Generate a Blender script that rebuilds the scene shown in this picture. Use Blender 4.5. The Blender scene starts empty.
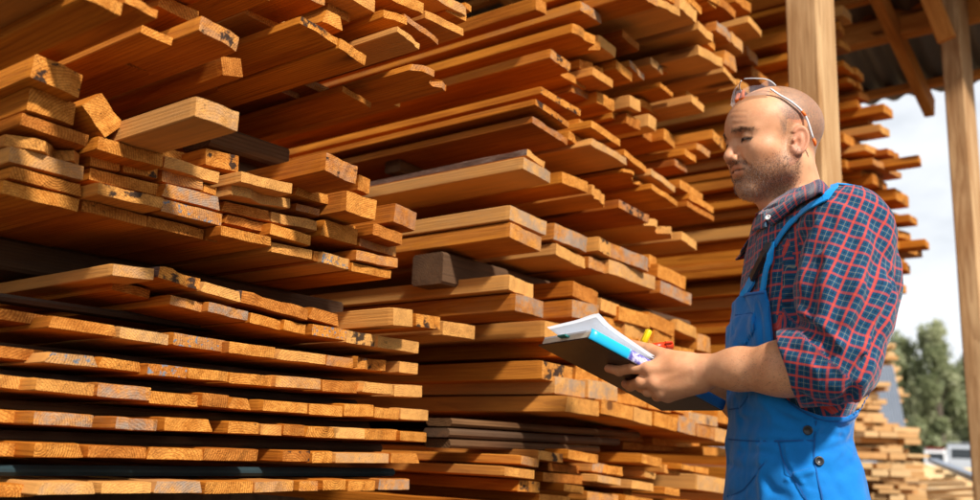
import bpy, bmesh, math, random
import numpy as np
from mathutils import Vector, Matrix, noise as mnoise

scene = bpy.context.scene
COL = scene.collection
rad = math.radians

# ------------------------------------------------------------------ camera
F, CX, CY = 945.6, 490.0, 250.0            # focal length and centre in photo pixels (980 x 500)
YAW, PIT, ROLL = rad(51.675), rad(11.977), rad(1.945)
CAM = np.array([0.0, -1.4, 1.03])
_fw = np.array([math.sin(YAW)*math.cos(PIT), math.cos(YAW)*math.cos(PIT), math.sin(PIT)])
_r0 = np.array([math.cos(YAW), -math.sin(YAW), 0.0])
_u0 = np.cross(_r0, _fw)
RT = math.cos(ROLL)*_r0 + math.sin(ROLL)*_u0
UP = -math.sin(ROLL)*_r0 + math.cos(ROLL)*_u0

def ray(x, y):
    return _fw + (x-CX)/F*RT + (CY-y)/F*UP

def on_v(x, y, v):                          # point of the plane Y = v seen at photo pixel x, y
    d = ray(x, y)
    return CAM + (v-CAM[1])/d[1]*d

def on_z(x, y, z):
    d = ray(x, y)
    return CAM + (z-CAM[2])/d[2]*d

def at_depth(x, y, t):
    return CAM + t*ray(x, y)

cam_data = bpy.data.cameras.new("camera")
cam = bpy.data.objects.new("camera", cam_data)
COL.objects.link(cam)
cam.matrix_world = Matrix(((RT[0], UP[0], -_fw[0], CAM[0]),
                           (RT[1], UP[1], -_fw[1], CAM[1]),
                           (RT[2], UP[2], -_fw[2], CAM[2]), (0, 0, 0, 1)))
cam_data.sensor_width = 36.0
cam_data.lens = F/980*36
cam_data.clip_end = 2000
cam_data.dof.use_dof = True
cam_data.dof.focus_distance = 1.74
cam_data.dof.aperture_fstop = 3.4
scene.camera = cam

# ------------------------------------------------------------------ node helper
class NT:
    def __init__(s, name, world=False):
        s.m = bpy.data.worlds.new(name) if world else bpy.data.materials.new(name)
        s.m.use_nodes = True
        s.t = s.m.node_tree
        s.t.nodes.clear()
    def n(s, typ, ins=None, **kw):
        nd = s.t.nodes.new(typ)
        for k, v in kw.items():
            setattr(nd, k, v)
        for k, v in (ins or {}).items():
            s.set(nd.inputs[k], v)
        return nd
    def set(s, sock, v):
        if isinstance(v, bpy.types.NodeSocket):
            s.t.links.new(v, sock)
        elif isinstance(v, bpy.types.Node):
            s.t.links.new(v.outputs[0], sock)
        else:
            if hasattr(sock.default_value, '__len__') and not isinstance(v, str):
                if len(sock.default_value) == 4 and len(v) == 3:
                    v = (*v, 1)
            sock.default_value = v
    def math(s, op, a, b=None, c=None, clamp=False):
        nd = s.t.nodes.new('ShaderNodeMath'); nd.operation = op; nd.use_clamp = clamp
        for i, v in enumerate((a, b, c)):
            if v is not None: s.set(nd.inputs[i], v)
        return nd.outputs[0]
    def vmath(s, op, a, b=None, out=0):
        nd = s.t.nodes.new('ShaderNodeVectorMath'); nd.operation = op
        s.set(nd.inputs[0], a)
        if b is not None: s.set(nd.inputs[1], b)
        return nd.outputs[out]
    def mix(s, f, a, b, blend='MIX'):
        nd = s.t.nodes.new('ShaderNodeMix'); nd.data_type = 'RGBA'; nd.blend_type = blend
        s.set(nd.inputs[0], f); s.set(nd.inputs[6], a); s.set(nd.inputs[7], b)
        return nd.outputs[2]
    def ramp(s, f, pts, interp='LINEAR'):
        nd = s.t.nodes.new('ShaderNodeValToRGB'); r = nd.color_ramp; r.interpolation = interp
        while len(r.elements) < len(pts): r.elements.new(0.5)
        for e, (p, c) in zip(r.elements, pts):
            e.position = p
            e.color = (c, c, c, 1) if not hasattr(c, '__len__') else (*c, 1)
        s.set(nd.inputs[0], f)
        return nd.outputs[0]
    def step(s, f, lo, hi):                  # smooth ramp 0..1 between lo and hi
        nd = s.t.nodes.new('ShaderNodeMapRange'); nd.interpolation_type = 'SMOOTHSTEP'
        s.set(nd.inputs[0], f)
        nd.inputs[1].default_value = lo; nd.inputs[2].default_value = hi
        return nd.outputs[0]
    def noise(s, vec, scale, detail=4, rough=.55, dist=0.0, out=0):
        nd = s.n('ShaderNodeTexNoise', {'Vector': vec, 'Scale': scale, 'Detail': detail, 'Roughness': rough, 'Distortion': dist})
        return nd.outputs[out]
    def attr(s, name):
        nd = s.t.nodes.new('ShaderNodeAttribute'); nd.attribute_type = 'OBJECT'; nd.attribute_name = name
        return nd.outputs['Fac']
    def bump(s, h, strength=.3, dist=.002):
        return s.n('ShaderNodeBump', {'Height': h, 'Strength': strength, 'Distance': dist}).outputs[0]
    def bsdf(s, color, rough=.6, normal=None, **kw):
        b = s.n('ShaderNodeBsdfPrincipled', {'Base Color': color, 'Roughness': rough})
        if normal is not None: s.set(b.inputs['Normal'], normal)
        for k, v in kw.items(): s.set(b.inputs[k.replace('_', ' ')], v)
        o = s.n('ShaderNodeOutputMaterial')
        s.t.links.new(b.outputs[0], o.inputs[0])
        return s.m

def simple(name, col, rough=.6, nscale=0, namt=.15, bump=0, **kw):
    t = NT(name)
    c = (*col, 1)
    nrm = None
    if nscale:
        co = t.n('ShaderNodeTexCoord').outputs['Object']
        nz = t.noise(co, nscale, 5, .6)
        c = t.mix(nz, tuple(x*(1-namt) for x in col), tuple(min(1, x*(1+namt)) for x in col))
        if bump: nrm = t.bump(nz, bump, .003)
    return t.bsdf(c, rough, nrm, **kw)

# ------------------------------------------------------------------ wood
def wood(name, end=False, scale=1.0, light=(0.60, 0.212, 0.020), dark=(0.36, 0.100, 0.008)):
    t = NT(name)
    co = t.n('ShaderNodeTexCoord').outputs['Object']
    rnd = t.n('ShaderNodeObjectInfo').outputs['Random']
    off = t.vmath('SCALE', (37.0, 91.0, 53.0), None)
    off.node.inputs['Scale'].default_value = 1
    t.set(off.node.inputs['Scale'], rnd)
    p = t.vmath('ADD', co, off)
    if end:
        fib = t.noise(t.vmath('MULTIPLY', p, (260, 60, 330)), 1, 3, .7)
        blot = t.noise(t.vmath('MULTIPLY', p, (34, 10, 46)), 1, 6, .70)
    else:
        fib = t.noise(t.vmath('MULTIPLY', p, (150, 4.5, 150)), 1, 5, .65, .3)
        blot = t.noise(t.vmath('MULTIPLY', p, (9, 1.6, 9)), 1, 4, .6, .6)
    # growth rings round a pith line that lies off the board
    sx = t.n('ShaderNodeSeparateXYZ', {0: co})
    px = t.math('MULTIPLY', t.math('SUBTRACT', rnd, .5), .16)
    pz = t.math('SUBTRACT', t.math('MULTIPLY', t.math('FRACT', t.math('MULTIPLY', rnd, 17.3)), .10), .07)
    wob = t.math('MULTIPLY', t.math('SUBTRACT', t.noise(t.vmath('MULTIPLY', p, (9, 1.1, 9)), 1, 2, .5), .5), .035)
    dx = t.math('SUBTRACT', sx.outputs[0], px); dz = t.math('SUBTRACT', sx.outputs[2], pz)
    r = t.math('ADD', t.math('SQRT', t.math('ADD', t.math('MULTIPLY', dx, dx), t.math('MULTIPLY', dz, dz))), wob)
    ring = t.math('FRACT', t.math('MULTIPLY', r, 230.0 if end else 170.0))
    late = t.step(ring, .45, .98)
    tone = t.attr('tone')
    base = t.mix(t.step(blot, .3, .72), dark, light)
    base = t.mix(t.math('MULTIPLY', late, .62 if end else .42), base, tuple(x*y for x, y in zip(dark, (.66, .52, .42))))
    base = t.mix(t.math('MULTIPLY', t.step(fib, .50, .74), .62), base, tuple(x*.5 for x in dark))
    base = t.mix(t.math('MULTIPLY', t.step(fib, .5, .24), .5), base, tuple(min(1, x*1.3) for x in light))
    # tone: below .5 redder and darker, above .5 paler
    base = t.mix(t.step(tone, .5, 0.0), base, t.mix(1.0, base, (.62, .47, .42), 'MULTIPLY'))
    base = t.mix(t.math('MULTIPLY', t.step(tone, .5, 1.0), .5), base, (.68, .40, .14))
    # knots: sparse, stretched along the board
    kco = t.vmath('MULTIPLY', p, (13, 2.6, 13)) if not end else t.vmath('MULTIPLY', p, (13, 2, 13))
    vo = t.n('ShaderNodeTexVoronoi', {'Vector': kco, 'Scale': 1.0})
    kcol = t.n('ShaderNodeSeparateColor', {0: vo.outputs['Color']}).outputs[0]
    ksel = t.math('GREATER_THAN', kcol, .80 if not end else .9)
    kd = t.math('ADD', vo.outputs['Distance'], t.math('MULTIPLY', t.math('SUBTRACT', blot, .5), .12))
    knot = t.math('MULTIPLY', ksel, t.step(kd, .24, .13))
    base = t.mix(t.math('MULTIPLY', knot, .85), base, (.085, .026, .008))
    halo = t.math('MULTIPLY', ksel, t.math('SUBTRACT', t.step(kd, .36, .24), t.step(kd, .24, .13), clamp=True))
    base = t.mix(t.math('MULTIPLY', halo, .4), base, (.25, .09, .02))
    if end:
        wv = t.n('ShaderNodeTexVoronoi', {'Vector': t.vmath('MULTIPLY', t.vmath('ADD', p, t.vmath('SCALE', t.n('ShaderNodeTexNoise', {'Vector': p, 'Scale': 30.0}).outputs['Color'], None)), (9, .5, 26)), 'Scale': 1.0}, feature='DISTANCE_TO_EDGE')
        crk = t.math('MULTIPLY', t.step(wv.outputs['Distance'], .020, .006), t.step(t.noise(p, 9, 2), .50, .56))
        base = t.mix(t.math('MULTIPLY', crk, .8), base, (.05, .018, .006))
    # weathered grey, black stain, blue speckle
    grey = t.attr('grey') if end else t.math('MULTIPLY', t.attr('grey'), .12)
    gm = t.math('MULTIPLY', grey, t.step(t.noise(t.vmath('MULTIPLY', p, (26, 12, 30)), 1, 6, .75), .34, .66))
    base = t.mix(gm, base, t.mix(fib, (.20, .14, .10), (.36, .285, .225)))
    st = t.attr('stain') if end else t.math('MULTIPLY', t.attr('stain'), .0)
    sm = t.math('MULTIPLY', st, t.step(t.noise(t.vmath('MULTIPLY', p, (34, 14, 40)), 1, 4, .6), .53, .60))
    base = t.mix(t.math('MULTIPLY', sm, .93), base, (.018, .014, .014))
    sp = t.attr('speckle') if end else t.math('MULTIPLY', t.attr('speckle'), .0)
    spm = t.math('MULTIPLY', sp, t.step(t.noise(t.vmath('MULTIPLY', p, (120, 60, 140)), 1, 2, .5), .56, .64))
    base = t.mix(spm, base, (.19, .20, .22))
    if not end:
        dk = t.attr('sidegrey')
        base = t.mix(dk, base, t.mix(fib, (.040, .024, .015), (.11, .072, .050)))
    hgt = t.math('ADD', fib, t.math('MULTIPLY', late, -.35))
    nrm = t.bump(hgt, .9 if end else .5, .003)
    return t.bsdf(base, .85, nrm, Specular_IOR_Level=.12)

M_SIDE = wood('sawn_wood_face')
M_END = wood('sawn_wood_end_grain', True, light=(0.76, 0.325, 0.062), dark=(0.43, 0.145, 0.018))
M_BARK = None
def bark():
    t = NT('bark')
    co = t.n('ShaderNodeTexCoord').outputs['Object']
    a = t.noise(t.vmath('MULTIPLY', co, (60, 14, 60)), 1, 6, .7)
    b = t.noise(t.vmath('MULTIPLY', co, (12, 5, 12)), 1, 3, .5)
    c = t.ramp(a, [(.3, (.035, .016, .010)), (.55, (.12, .055, .032)), (.75, (.22, .16, .13))])
    c = t.mix(t.step(b, .62, .7), c, (.42, .19, .045))
    return t.bsdf(c, .9, t.bump(a, .9, .006))
M_BARK = bark()

ORD = ['zeroth', 'first', 'second', 'third', 'fourth', 'fifth', 'sixth', 'seventh', 'eighth', 'ninth', 'tenth', 'eleventh', 'twelfth',
       'thirteenth', 'fourteenth', 'fifteenth', 'sixteenth', 'seventeenth', 'eighteenth', 'nineteenth', 'twentieth']
RNG = random.Random(7)
BOARDS = []                                   # (object, stack, u centre, z bottom, adjective)

def board_mesh(w, h, L, seed, broken=0.0, wane=0.0, warp=0.0, rough=0.0035, barktop=False, skewend=0.0):
    """A sawn board: local X across, Y along (0 = the end that faces out), Z up; origin at the front bottom centre."""
    g = random.Random(seed)
    c = min(.0018, h*.10)
    nx = 7
    xs = [-w/2+c + (w-2*c)*i/nx for i in range(nx+1)]
    ys = [0.0, .012, .05, .14, .35, .7, 1.2, L*.62, L]
    ys = [y for y in ys if y < L] + [L]
    wl, wr = (wane if g.random() < .5 else 0), (wane if g.random() < .7 else 0)
    verts, faces, mats = [], [], []
    col_y = []
    o = g.random()*99
    for i in range(nx+1):
        base = skewend*(xs[i]) + mnoise.noise((xs[i]*22+o, o, 1.3))*rough*1.6
        if broken:
            base += max(0, mnoise.noise((xs[i]*40+o, o*2, .3))+.25)*broken
        col_y.append(base)
    bw = g.uniform(-1, 1)*warp
    bx = g.uniform(-1, 1)*warp*.8
    n_loop = 2*(nx+1)+4
    for k, y in enumerate(ys):
        fade = max(0, 1-y/.05) if k < 3 else 0
        def P(x, z, ci, inner=0):
            yy = y + (col_y[ci] if k == 0 else col_y[ci]*.55 if k == 1 else 0)
            q = mnoise.noise((x*6+o, yy*1.1, z*6+o))*.0016 + mnoise.noise((x*25+o, yy*5, z*25))*.0007
            bend = bw*(yy/max(L, .1))**2*L*.5 + bw*.25*math.sin(yy*1.9+o)
            side = bx*(yy/max(L, .1))**2*L*.4
            zz = z + q + bend
            if k == 0: yy += mnoise.noise((x*70+o, z*70, o))*rough*.7
            verts.append((x + q*.7 + side, yy, zz))
        ch = c*(1.5 if k == 0 else 1)
        inset = .0012 if k == 0 else 0
        # bottom from -x to +x, right side, top back, left side
        for i in range(nx+1): P(xs[i], 0+inset, i)
        P(w/2-inset, ch, nx); P(w/2-inset-wr*h, h-ch, nx)
        for i in range(nx, -1, -1):
            xx = xs[i]
            f = (xx/w+.5)
            xx2 = xx - max(0, (f-.5)*2)*wr*h + max(0, (.5-f)*2)*wl*h
            bump = mnoise.noise((xx*30+o, y*9, 7))*.006 if barktop else 0
            P(xx2, h-inset+bump, i)
        P(-w/2+inset+wl*h, h-ch, 0); P(-w/2+inset, ch, 0)
    K = len(ys)
    for k in range(K-1):
        for j in range(n_loop):
            a = k*n_loop+j; b = k*n_loop+(j+1) % n_loop
            faces.append((a, b, b+n_loop, a+n_loop))
            mats.append(2 if (barktop and nx+3 <= j <= 2*nx+4) else 0)
    for k, flip in ((0, False), (K-1, True)):
        o0 = k*n_loop
        quads = []
        for i in range(nx):
            t0 = nx+3+(nx-i); t1 = nx+3+(nx-i-1)
            quads.append((o0+i, o0+t0, o0+t1, o0+i+1))
        quads.append((o0+nx, o0+nx+3, o0+nx+2, o0+nx+1))
        quads.append((o0+0, o0+n_loop-1, o0+n_loop-2, o0+nx+3+nx))
        for q in quads:
            faces.append(q[::-1] if flip else q); mats.append(1)
    me = bpy.data.meshes.new('board')
    me.from_pydata(verts, [], faces)
    me.polygons.foreach_set('material_index', mats)
    me.materials.append(M_SIDE); me.materials.append(M_END); me.materials.append(M_BARK)
    me.update()
    return me

FLAG = {'g': 'grey-ended', 'w': 'whitish-ended', 'k': 'black-stained', 'b': 'bark-topped', 's': 'blue-speckled', 'd': 'dark-ended',
        'x': 'splintered', 'r': 'red-brown', 'p': 'pale', 'l': 'round-cornered'}

def place_board(stack, u0, u1, zb, zt, p, roll=0.0, yaw=0.0, L=3.0, flags='', tone=None, name='board', warp=.012, zoff=None, group=None):
    seed = len(BOARDS)*13+5
    g = random.Random(seed)
    w, h = abs(u1-u0), max(.009, zt-zb)
    me = board_mesh(w, h, L, seed, broken=.05 if 'x' in flags else 0, wane=.45 if 'l' in flags else (.25 if g.random() < .07 else 0),
                    warp=warp, barktop='b' in flags, skewend=g.uniform(-.09, .09), rough=.0045 if g.random() < .3 else .003)
    ob = bpy.data.objects.new(name, me)
    COL.objects.link(ob)
    ob.location = ((u0+u1)/2, -p, zb)
    ob.rotation_euler = (0, -roll, yaw)
    if tone is None:
        tone = g.choice([.5, .45, .55, .4, .6, .3, .7, .5, .8, .2, .9])
    if 'r' in flags: tone = .22
    if 'p' in flags: tone = .85
    ob['tone'] = tone
    ob['grey'] = .95 if 'g' in flags else (.8 if 'w' in flags else (.4 if g.random() < .2 else 0.0))
    if 'w' in flags: ob['tone'] = .9
    ob['stain'] = 1.0 if ('k' in flags or 'd' in flags) else 0.0
    ob['speckle'] = 1.0 if 's' in flags else 0.0
    ob['sidegrey'] = 0.0
    adj = next((FLAG[f] for f in flags if f in FLAG), None)
    if adj is None:
        adj = 'red-brown' if ob['tone'] < .42 else 'pale' if ob['tone'] > .62 else 'orange'
    BOARDS.append((ob, stack, (u0+u1)/2, zb, adj))
    return ob

def px_board(stack, xl, yt, yb, xr, p=0.0, yr=None, flags='', yaw=0.0, L=3.0, tone=None, maxroll=7, **kw):
    """Board whose outer end has its lower near corner at pixel xl, yb, its upper one at yt and its other side at xr."""
    a = on_v(xl, yb, -p); b = on_v(xl, yt, -p)
    ymid = yb if yr is None else yr
    c = on_v(xr, ymid, -p)
    if yr is None: c[2] = a[2]
    # pixel row of a level edge at xr, for the case that only the width is known
    roll = math.atan2(c[2]-a[2], c[0]-a[0])
    roll = max(-rad(maxroll), min(rad(maxroll), roll))
    um = (a[0]+c[0])/2
    zb = a[2] + math.tan(roll)*(um-a[0])
    w = (c[0]-a[0])
    return place_board(stack, um-w/2, um+w/2, zb, zb+(b[2]-a[2]), p, roll=roll, yaw=yaw, L=L, flags=flags, tone=tone, **kw)

# ------------------------------------------------------------------ pile with air gaps between its rows (bottom, near the camera)
def pile_row(stack, line, th, items, **kw):
    x0, y0, x1, y1 = line
    for it in items:
        xl, xr = it[0], it[1]
        fl = it[2] if len(it) > 2 else ''
        p = it[3] if len(it) > 3 else RNG.uniform(-.006, .010)
        f = lambda x: y0 + (y1-y0)*(x-x0)/(x1-x0) + (3.0*math.sin(math.pi*(x-x0)/(x1-x0)) if (y1-y0) > 20 else 0)
        t = th[0] + (th[1]-th[0])*(xl-x0)/(x1-x0)
        t *= RNG.uniform(.93, 1.05)
        px_board(stack, xl, f(xl)-t, f(xl)+RNG.uniform(-.5, .5), xr, p, f(xr), fl, warp=.008, yaw=RNG.uniform(-.004, .004), **kw)

GA = 'air-gapped pile'
pile_row(GA, (37, 496, 410, 489.5), (14, 11.5), [(-60, -22), (-20, 35, '', -.02), (37.5, 95, '', .03), (100, 151, 'p', .012), (153, 203, 'g', .012), (204.5, 251.5), (253, 294), (298, 321, 'd', -.004), (322, 346), (347, 375.5), (377, 410, 'g')], L=2.6)
pile_row(GA, (32, 457, 421, 464), (14.5, 10.5), [(-58, -20), (-18, 29, '', -.05), (31, 84, 'l'), (86, 146), (147, 203), (203.8, 257, 'r'), (281, 311, 'k', .004), (312, 334), (337, 388), (388.6, 421, 'l')], L=2.6)
pile_row(GA, (32, 425, 427, 442.5), (15, 10.5), [(-62, -20), (-18, 30, '', -.06), (32, 92, 'g'), (114, 160, 'gx', .02), (160.5, 215, 'l'), (226.5, 260), (260.6, 281), (281.6, 306, 'r'), (306.5, 335), (336, 362), (364, 397), (399, 427)], L=2.6)
pile_row(GA, (34, 391, 429, 421), (15, 11.5), [(-60, -22), (-20, 32, '', -.05), (34, 94), (97, 149, 'g'), (149.6, 199), (199.6, 227), (227.5, 250.5, 'l'), (261, 309), (309.6, 342), (343, 373.6), (374, 398.5), (399.4, 429, 'p')], L=2.6)
pile_row(GA, (45, 363, 421, 397), (12.5, 12), [(-50, -10), (-8, 43, '', -.05), (45, 96, 'sl', .01), (96.8, 142), (146, 187, 's'), (187.6, 228), (229, 274), (275, 320), (320.6, 360, 'r'), (360.6, 394), (394.6, 421, 'p')], L=2.6)
pile_row(GA, (47, 327, 418, 375), (13.5, 11.5), [(-48, -8), (-6, 45, '', -.05), (47, 117), (118, 169), (171, 227, 's'), (228, 274), (277, 324, 'l'), (325, 355), (356, 397, 'xk', -.01), (397.6, 418)], L=2.6)
pile_row(GA, (169, 304, 417, 354), (11.5, 13), [(110, 150, 'r', -.05), (169, 205), (205.6, 248, 'g'), (248.6, 281.6), (282, 306), (311, 346, 's', .01), (346.6, 378, 'k'), (379, 417, 'p', .02)], L=2.6)
px_board(GA, 112, 262, 275, 153, .03, 280, L=2.4)
px_board(GA, 155, 266, 279, 200, .02, 291, 'bd', maxroll=10)
px_board(GA, 200.6, 279, 291, 240, .015, 303, 'p', maxroll=10)
px_board(GA, 240.6, 291, 304, 307, .012, 322, 'b', maxroll=10)
px_board(GA, 308, 305, 318, 338, .01, 327, 'r', maxroll=10)
px_board(GA, 391.5, 307, 325.5, 414, .07, 327, 'p', yaw=.0)
px_board(GA, 415, 312, 326, 441, .03, 329, 'k')
px_board(GA, 444, 320, 335, 474, .03, 340)

# ------------------------------------------------------------------ tight bundle that overhangs it
GB = 'tight overhanging bundle'
for a in [
    (28, 51, 78, 80, .08, 100, 'k'), (24, 86, 111, 75, .05, 126), (20, 110, 124, 86, .05, 149), (11, 130, 143, 86, .04, 164, 'x'),
    (7, 145, 162, 84, .03, 181), (7, 164, 178, 82, .03, 198), (0, 179, 194, 80, .03, 212),
    (-70, 55, 80, -10, .0), (-66, 84, 104, -8, .0), (-62, 108, 124, -6, .0), (-60, 128, 142, -4, .0), (-60, 146, 160, -3, .0), (-60, 164, 177, -3, 0), (-62, 180, 192, -3, 0),
    (97, 134, 149, 162, .06, 168), (90, 151, 165.5, 120, .02, 172), (122, 160, 173, 157, .02, 180, 'd'), (88, 166.5, 180, 158, .02, 196),
    (97, 181, 194, 162, .07, 210, 'k'), (81, 199, 212, 146, .02, 228, 'r'), (146.5, 215, 227, 204, .015, 240, 'r'),
    (162, 145, 157, 199, -.05, 168, 'k'), (205, 147, 165, 240, .02, 172, 'k'), (163, 155, 168, 219, .03, 184, 'p'), (162, 169, 182, 202, .02, 191), (203, 183, 192, 217, .02, 196),
    (160, 182, 197, 222, .035, 211, 'g'), (160, 198, 212, 222, .04, 227, 's'),
    (238, 171, 183, 293, .07, 192, 'p'), (232, 184, 195, 297, .05, 207, 'x'), (222.6, 199, 211, 269, .015, 222, 'r'), (222.6, 214, 224, 265, .01, 232, 'r'),
    (219, 225, 236, 271, .05, 247), (205, 229, 240, 218, .01, 243, 'r'),
    (324, 151, 171, 356, .15, 187, 'k'), (357, 173, 190, 369, .03, 197), (294, 184, 195, 329, .03, 205), (297, 202, 210, 318, .025, 217),
    (270, 211, 222, 318, .02, 231, 'k'), (268, 223, 235, 313, .03, 246), (319, 207, 216, 331, .01, 219), (319, 217, 235, 357, .02, 246),
    (344, 189, 211, 374, .08, 221), (332, 219, 231, 358, .0, 238, 'k'), (393, 202, 222, 416, .06, 232, 'r'), (371, 222, 235, 403, .05, 245),
    (358, 233, 246, 397, .01, 257), (320, 251, 263, 350, .02, 270, 's'), (355, 249, 260, 398, .03, 268), (351, 262, 271.5, 391, .02, 279),
    (271.5, 241, 252, 312, .015, 260), (313.5, 250, 261.5, 350, .015, 270, 'r'),
]:
    px_board(GB, *a[:5], yr=a[5] if len(a) > 5 else None, flags=a[6] if len(a) > 6 else '', warp=.003, maxroll=4, L=2.8)
px_board(GB, 194, 95, 117, 239, .26, 132, 'p', warp=.002, maxroll=3, L=2.2)
# the squared piece that lies on its corner
sq = on_v(98.5, 134.5, -.06)
o = place_board(GB, sq[0]-.030, sq[0]+.030, sq[2]+.004, sq[2]+.046, .06, roll=rad(-43), L=1.6, tone=.5)
o.location.z += .012; o.location.x += -.012

# ------------------------------------------------------------------ dark bundle at the top
GC = 'dark bundle overhead'
for a in [
    (80, -16, -1, 122, .36, 17), (124, -8, 3, 157, .30, 20), (141, 22, 32, 171, .16, 47), (110, 42, 61, 154, .02, 74, 'r'),
    (197, 14, 31, 238, .22, 54, 'k'), (299, 15, 24, 337, .22, 50, 'k'), (337, 37, 49, 366, .22, 71), (322, 7, 22, 342, .18, 32), (326, 2, 11, 351, .16, 23),
    (395, 26, 33, 421, .26, 56, 'p'), (385, 8, 17, 407, .22, 24), (416, 61, 69, 457, .20, 89, 'x'), (340, 85, 92, 371, .05, 114), (402, 13, 20, 440, .20, 48, 'r'),
    (426, 9, 18, 463, .20, 37), (447, 4, 11, 466, .17, 22), (464, 2, 9, 471, .15, 13), (-40, -60, -38, 30, .34, -15), (30, -38, -20, 79, .33, -3),
    (157.5, -10, 6, 196, .14, 28), (240, 0, 14, 297, .08, 38), (372, 88, 97, 400, .0, 108), (-30, 10, 30, 60, -.1, 46, 'r'), (60, 38, 52, 108, -.08, 62, 'r'), (173, 58, 70, 222, -.12, 92, 'r'),
    (245, 66, 76, 300, -.1, 100, 'r'), (301, 74, 84, 338, -.06, 102, 'r'),
    (367, 20, 30, 394, .12, 42), (160, -40, -26, 215, .2, -6), (217, -34, -20, 270, .2, 2), (272, -28, -14, 325, .2, 6), (328, -22, -8, 378, .2, 10), (380, -16, -4, 424, .2, 9), (427, -14, -3, 470, .18, 8),
]:
    px_board(GC, *a[:5], yr=a[5], flags=a[6] if len(a) > 6 else '', warp=.003, maxroll=5, L=3.4)
o = px_board(GC, 222, 52, 72, 243, .13, 84, 'r'); o.rotation_euler.y = rad(-14)

# ------------------------------------------------------------------ the middle pile, bundle by bundle
def bundle(name, items, **kw):
    d = dict(warp=.004, maxroll=5, L=3.0); d.update(kw)
    for a in items:
        px_board(name, *a[:5], yr=a[5] if len(a) > 5 else None, flags=a[6] if len(a) > 6 else '', **d)

bundle('high jagged bundle', [
    (536, -3, 10, 547, .02, 13), (580, 1, 11, 602, .06, 25, 'g'), (577, 21, 31, 601, .06, 53, 'x'), (550, 48, 58, 570, .02, 75, 'd'),
    (598, 34, 45, 615, .05, 59, 'p'), (622, 29, 37, 639, .06, 57), (588, 57, 66, 609, .02, 75, 'x'), (593, 66, 75, 612, .04, 89), (615, 59, 69, 632, .04, 86),
    (628, 60, 67, 645, .03, 82, 'g'), (650, 56, 64, 663, .02, 82, 'k'), (660, 82, 87, 673, .04, 99), (657, 64, 69, 668, .0, 72),
    (597, 91, 103, 615, .0, 112), (629, 95, 107, 641, .03, 111, 'p'), (627, 112, 123, 640, .01, 131), (648, 113, 126, 656, .02, 134), (691, 94, 102, 704, .10, 119, 'p'),
    (663, 128, 140, 675, .0, 149), (686, 89, 95, 698, .02, 104), (711, 129, 139, 725, .06, 151, 'k'), (697, 142, 149, 709, .04, 162), (685, 148, 155, 696, .03, 168), (675, 158, 165, 686, .0, 174),
    (560, 68, 76, 586, -.02, 90), (572, 84, 92, 596, -.03, 104, 'r'), (612, 108, 118, 628, -.03, 126, 'r'), (641, 128, 137, 660, -.04, 146, 'r'),
    (640, 98, 106, 660, -.04, 118, 'r'),
])
bundle('upper ledge bundle', [
    (542.5, 85, 93, 578, .10, 118, 'd'), (535, 98, 105, 570, .10, 130, 'd'), (532, 115, 123, 568, .08, 148), (590, 120, 128, 622, .08, 147), (591, 137, 145, 626, .08, 166, 'p'),
    (622, 149, 156, 648, .06, 174), (626.5, 167, 171, 649, .055, 187, 'x'), (650, 168, 175, 677, .07, 193), (651, 183, 189, 678, .07, 207), (679, 179, 188, 703, .05, 203),
    (688, 200, 206, 712.5, .07, 222), (690, 192, 199, 713, .06, 214), (578.5, 118, 126, 590, .0, 134, 'r'), (568.5, 130, 139, 590, .03, 152), 
])
bundle('middle ledge bundle', [
    (522, 156, 169, 551, .10, 184, 'w'), (525, 149, 156, 546, .10, 168, 'b'), (561, 171, 183, 588, .06, 193), (591, 184, 195, 613, .06, 206, 'x'), (617, 199, 208, 650, .06, 223, 'k'),
    (650.4, 216, 224, 680, .06, 238, 'x'), (680.4, 231, 240, 698, .05, 252, 'p'),
])
bundle('thick board bundle', [
    (509.5, 204, 219.5, 545, .10, 236, 'w'), (509.5, 221, 237, 541, .10, 254), (554, 222, 239, 587, .07, 253, 'g'), (552, 243, 255, 586, .06, 269, 'p'), (597, 236, 251, 611, .06, 258, 'k'),
    (588, 256, 268, 606, .04, 274), (611.5, 242, 257, 647, .06, 272, 'g'), (608, 259, 274, 657, .05, 290, 'p'), (658, 263, 277, 685, .05, 290), (661, 280, 293, 689, .06, 306, 'g'), (648, 254, 268, 656, .02, 272),
])
bundle('double bundle over the book', [
    (506, 274, 290, 534, .06, 299), (514, 293, 311, 545, .07, 318, 'g'), (571, 280, 296, 599, .05, 307), (572, 299, 317, 600, .05, 322, 'g'), (600, 297, 310, 619, .02, 317), (620, 305, 320, 648, .03, 329),
    (648.5, 311, 326, 675, .03, 337), (675.5, 318, 330, 697, .03, 341), (602, 316, 330, 623, .01, 334, 'p'), (624, 322, 336, 649, .02, 343, 'p'), (650, 329, 343, 676, .02, 350, 'p'), (697, 333, 350, 712, .03, 354),
    (545, 320, 337, 576, .05, 343), (577, 325, 340, 604, .04, 346), (606, 332, 346, 636, .03, 351), (638, 338, 352, 668, .03, 358), (700, 354, 366, 724, .03, 370), (670, 345, 358, 696, .03, 362),
], )
bundle('heap level with the book', [
    (562, 338, 356, 592, .05, 361), (594, 343, 360, 624, .04, 366), (540, 360, 379, 573, .05, 385, 'd'), (574, 364, 380, 600, .03, 387, 'r'), (602, 370, 385, 634, .03, 390),
    (556, 375, 393, 585, .06, 398, 'w'), (588, 379, 398, 617, .06, 402, 'w'), (618, 387, 402, 645, .02, 408), (646, 392, 408, 672, .02, 413), (673, 396, 411, 690, .02, 416), (626, 352, 367, 658, .03, 372), (660, 360, 375, 690, .03, 380), (636, 373, 387, 664, .02, 392),
    (666, 380, 395, 694, .02, 399), (690, 411, 422, 716, .04, 427, 'w'), (716.5, 408, 422, 732, .03, 426), (696, 386, 400, 722, .02, 404), (692, 370, 383, 722, .02, 387),
])
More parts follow.
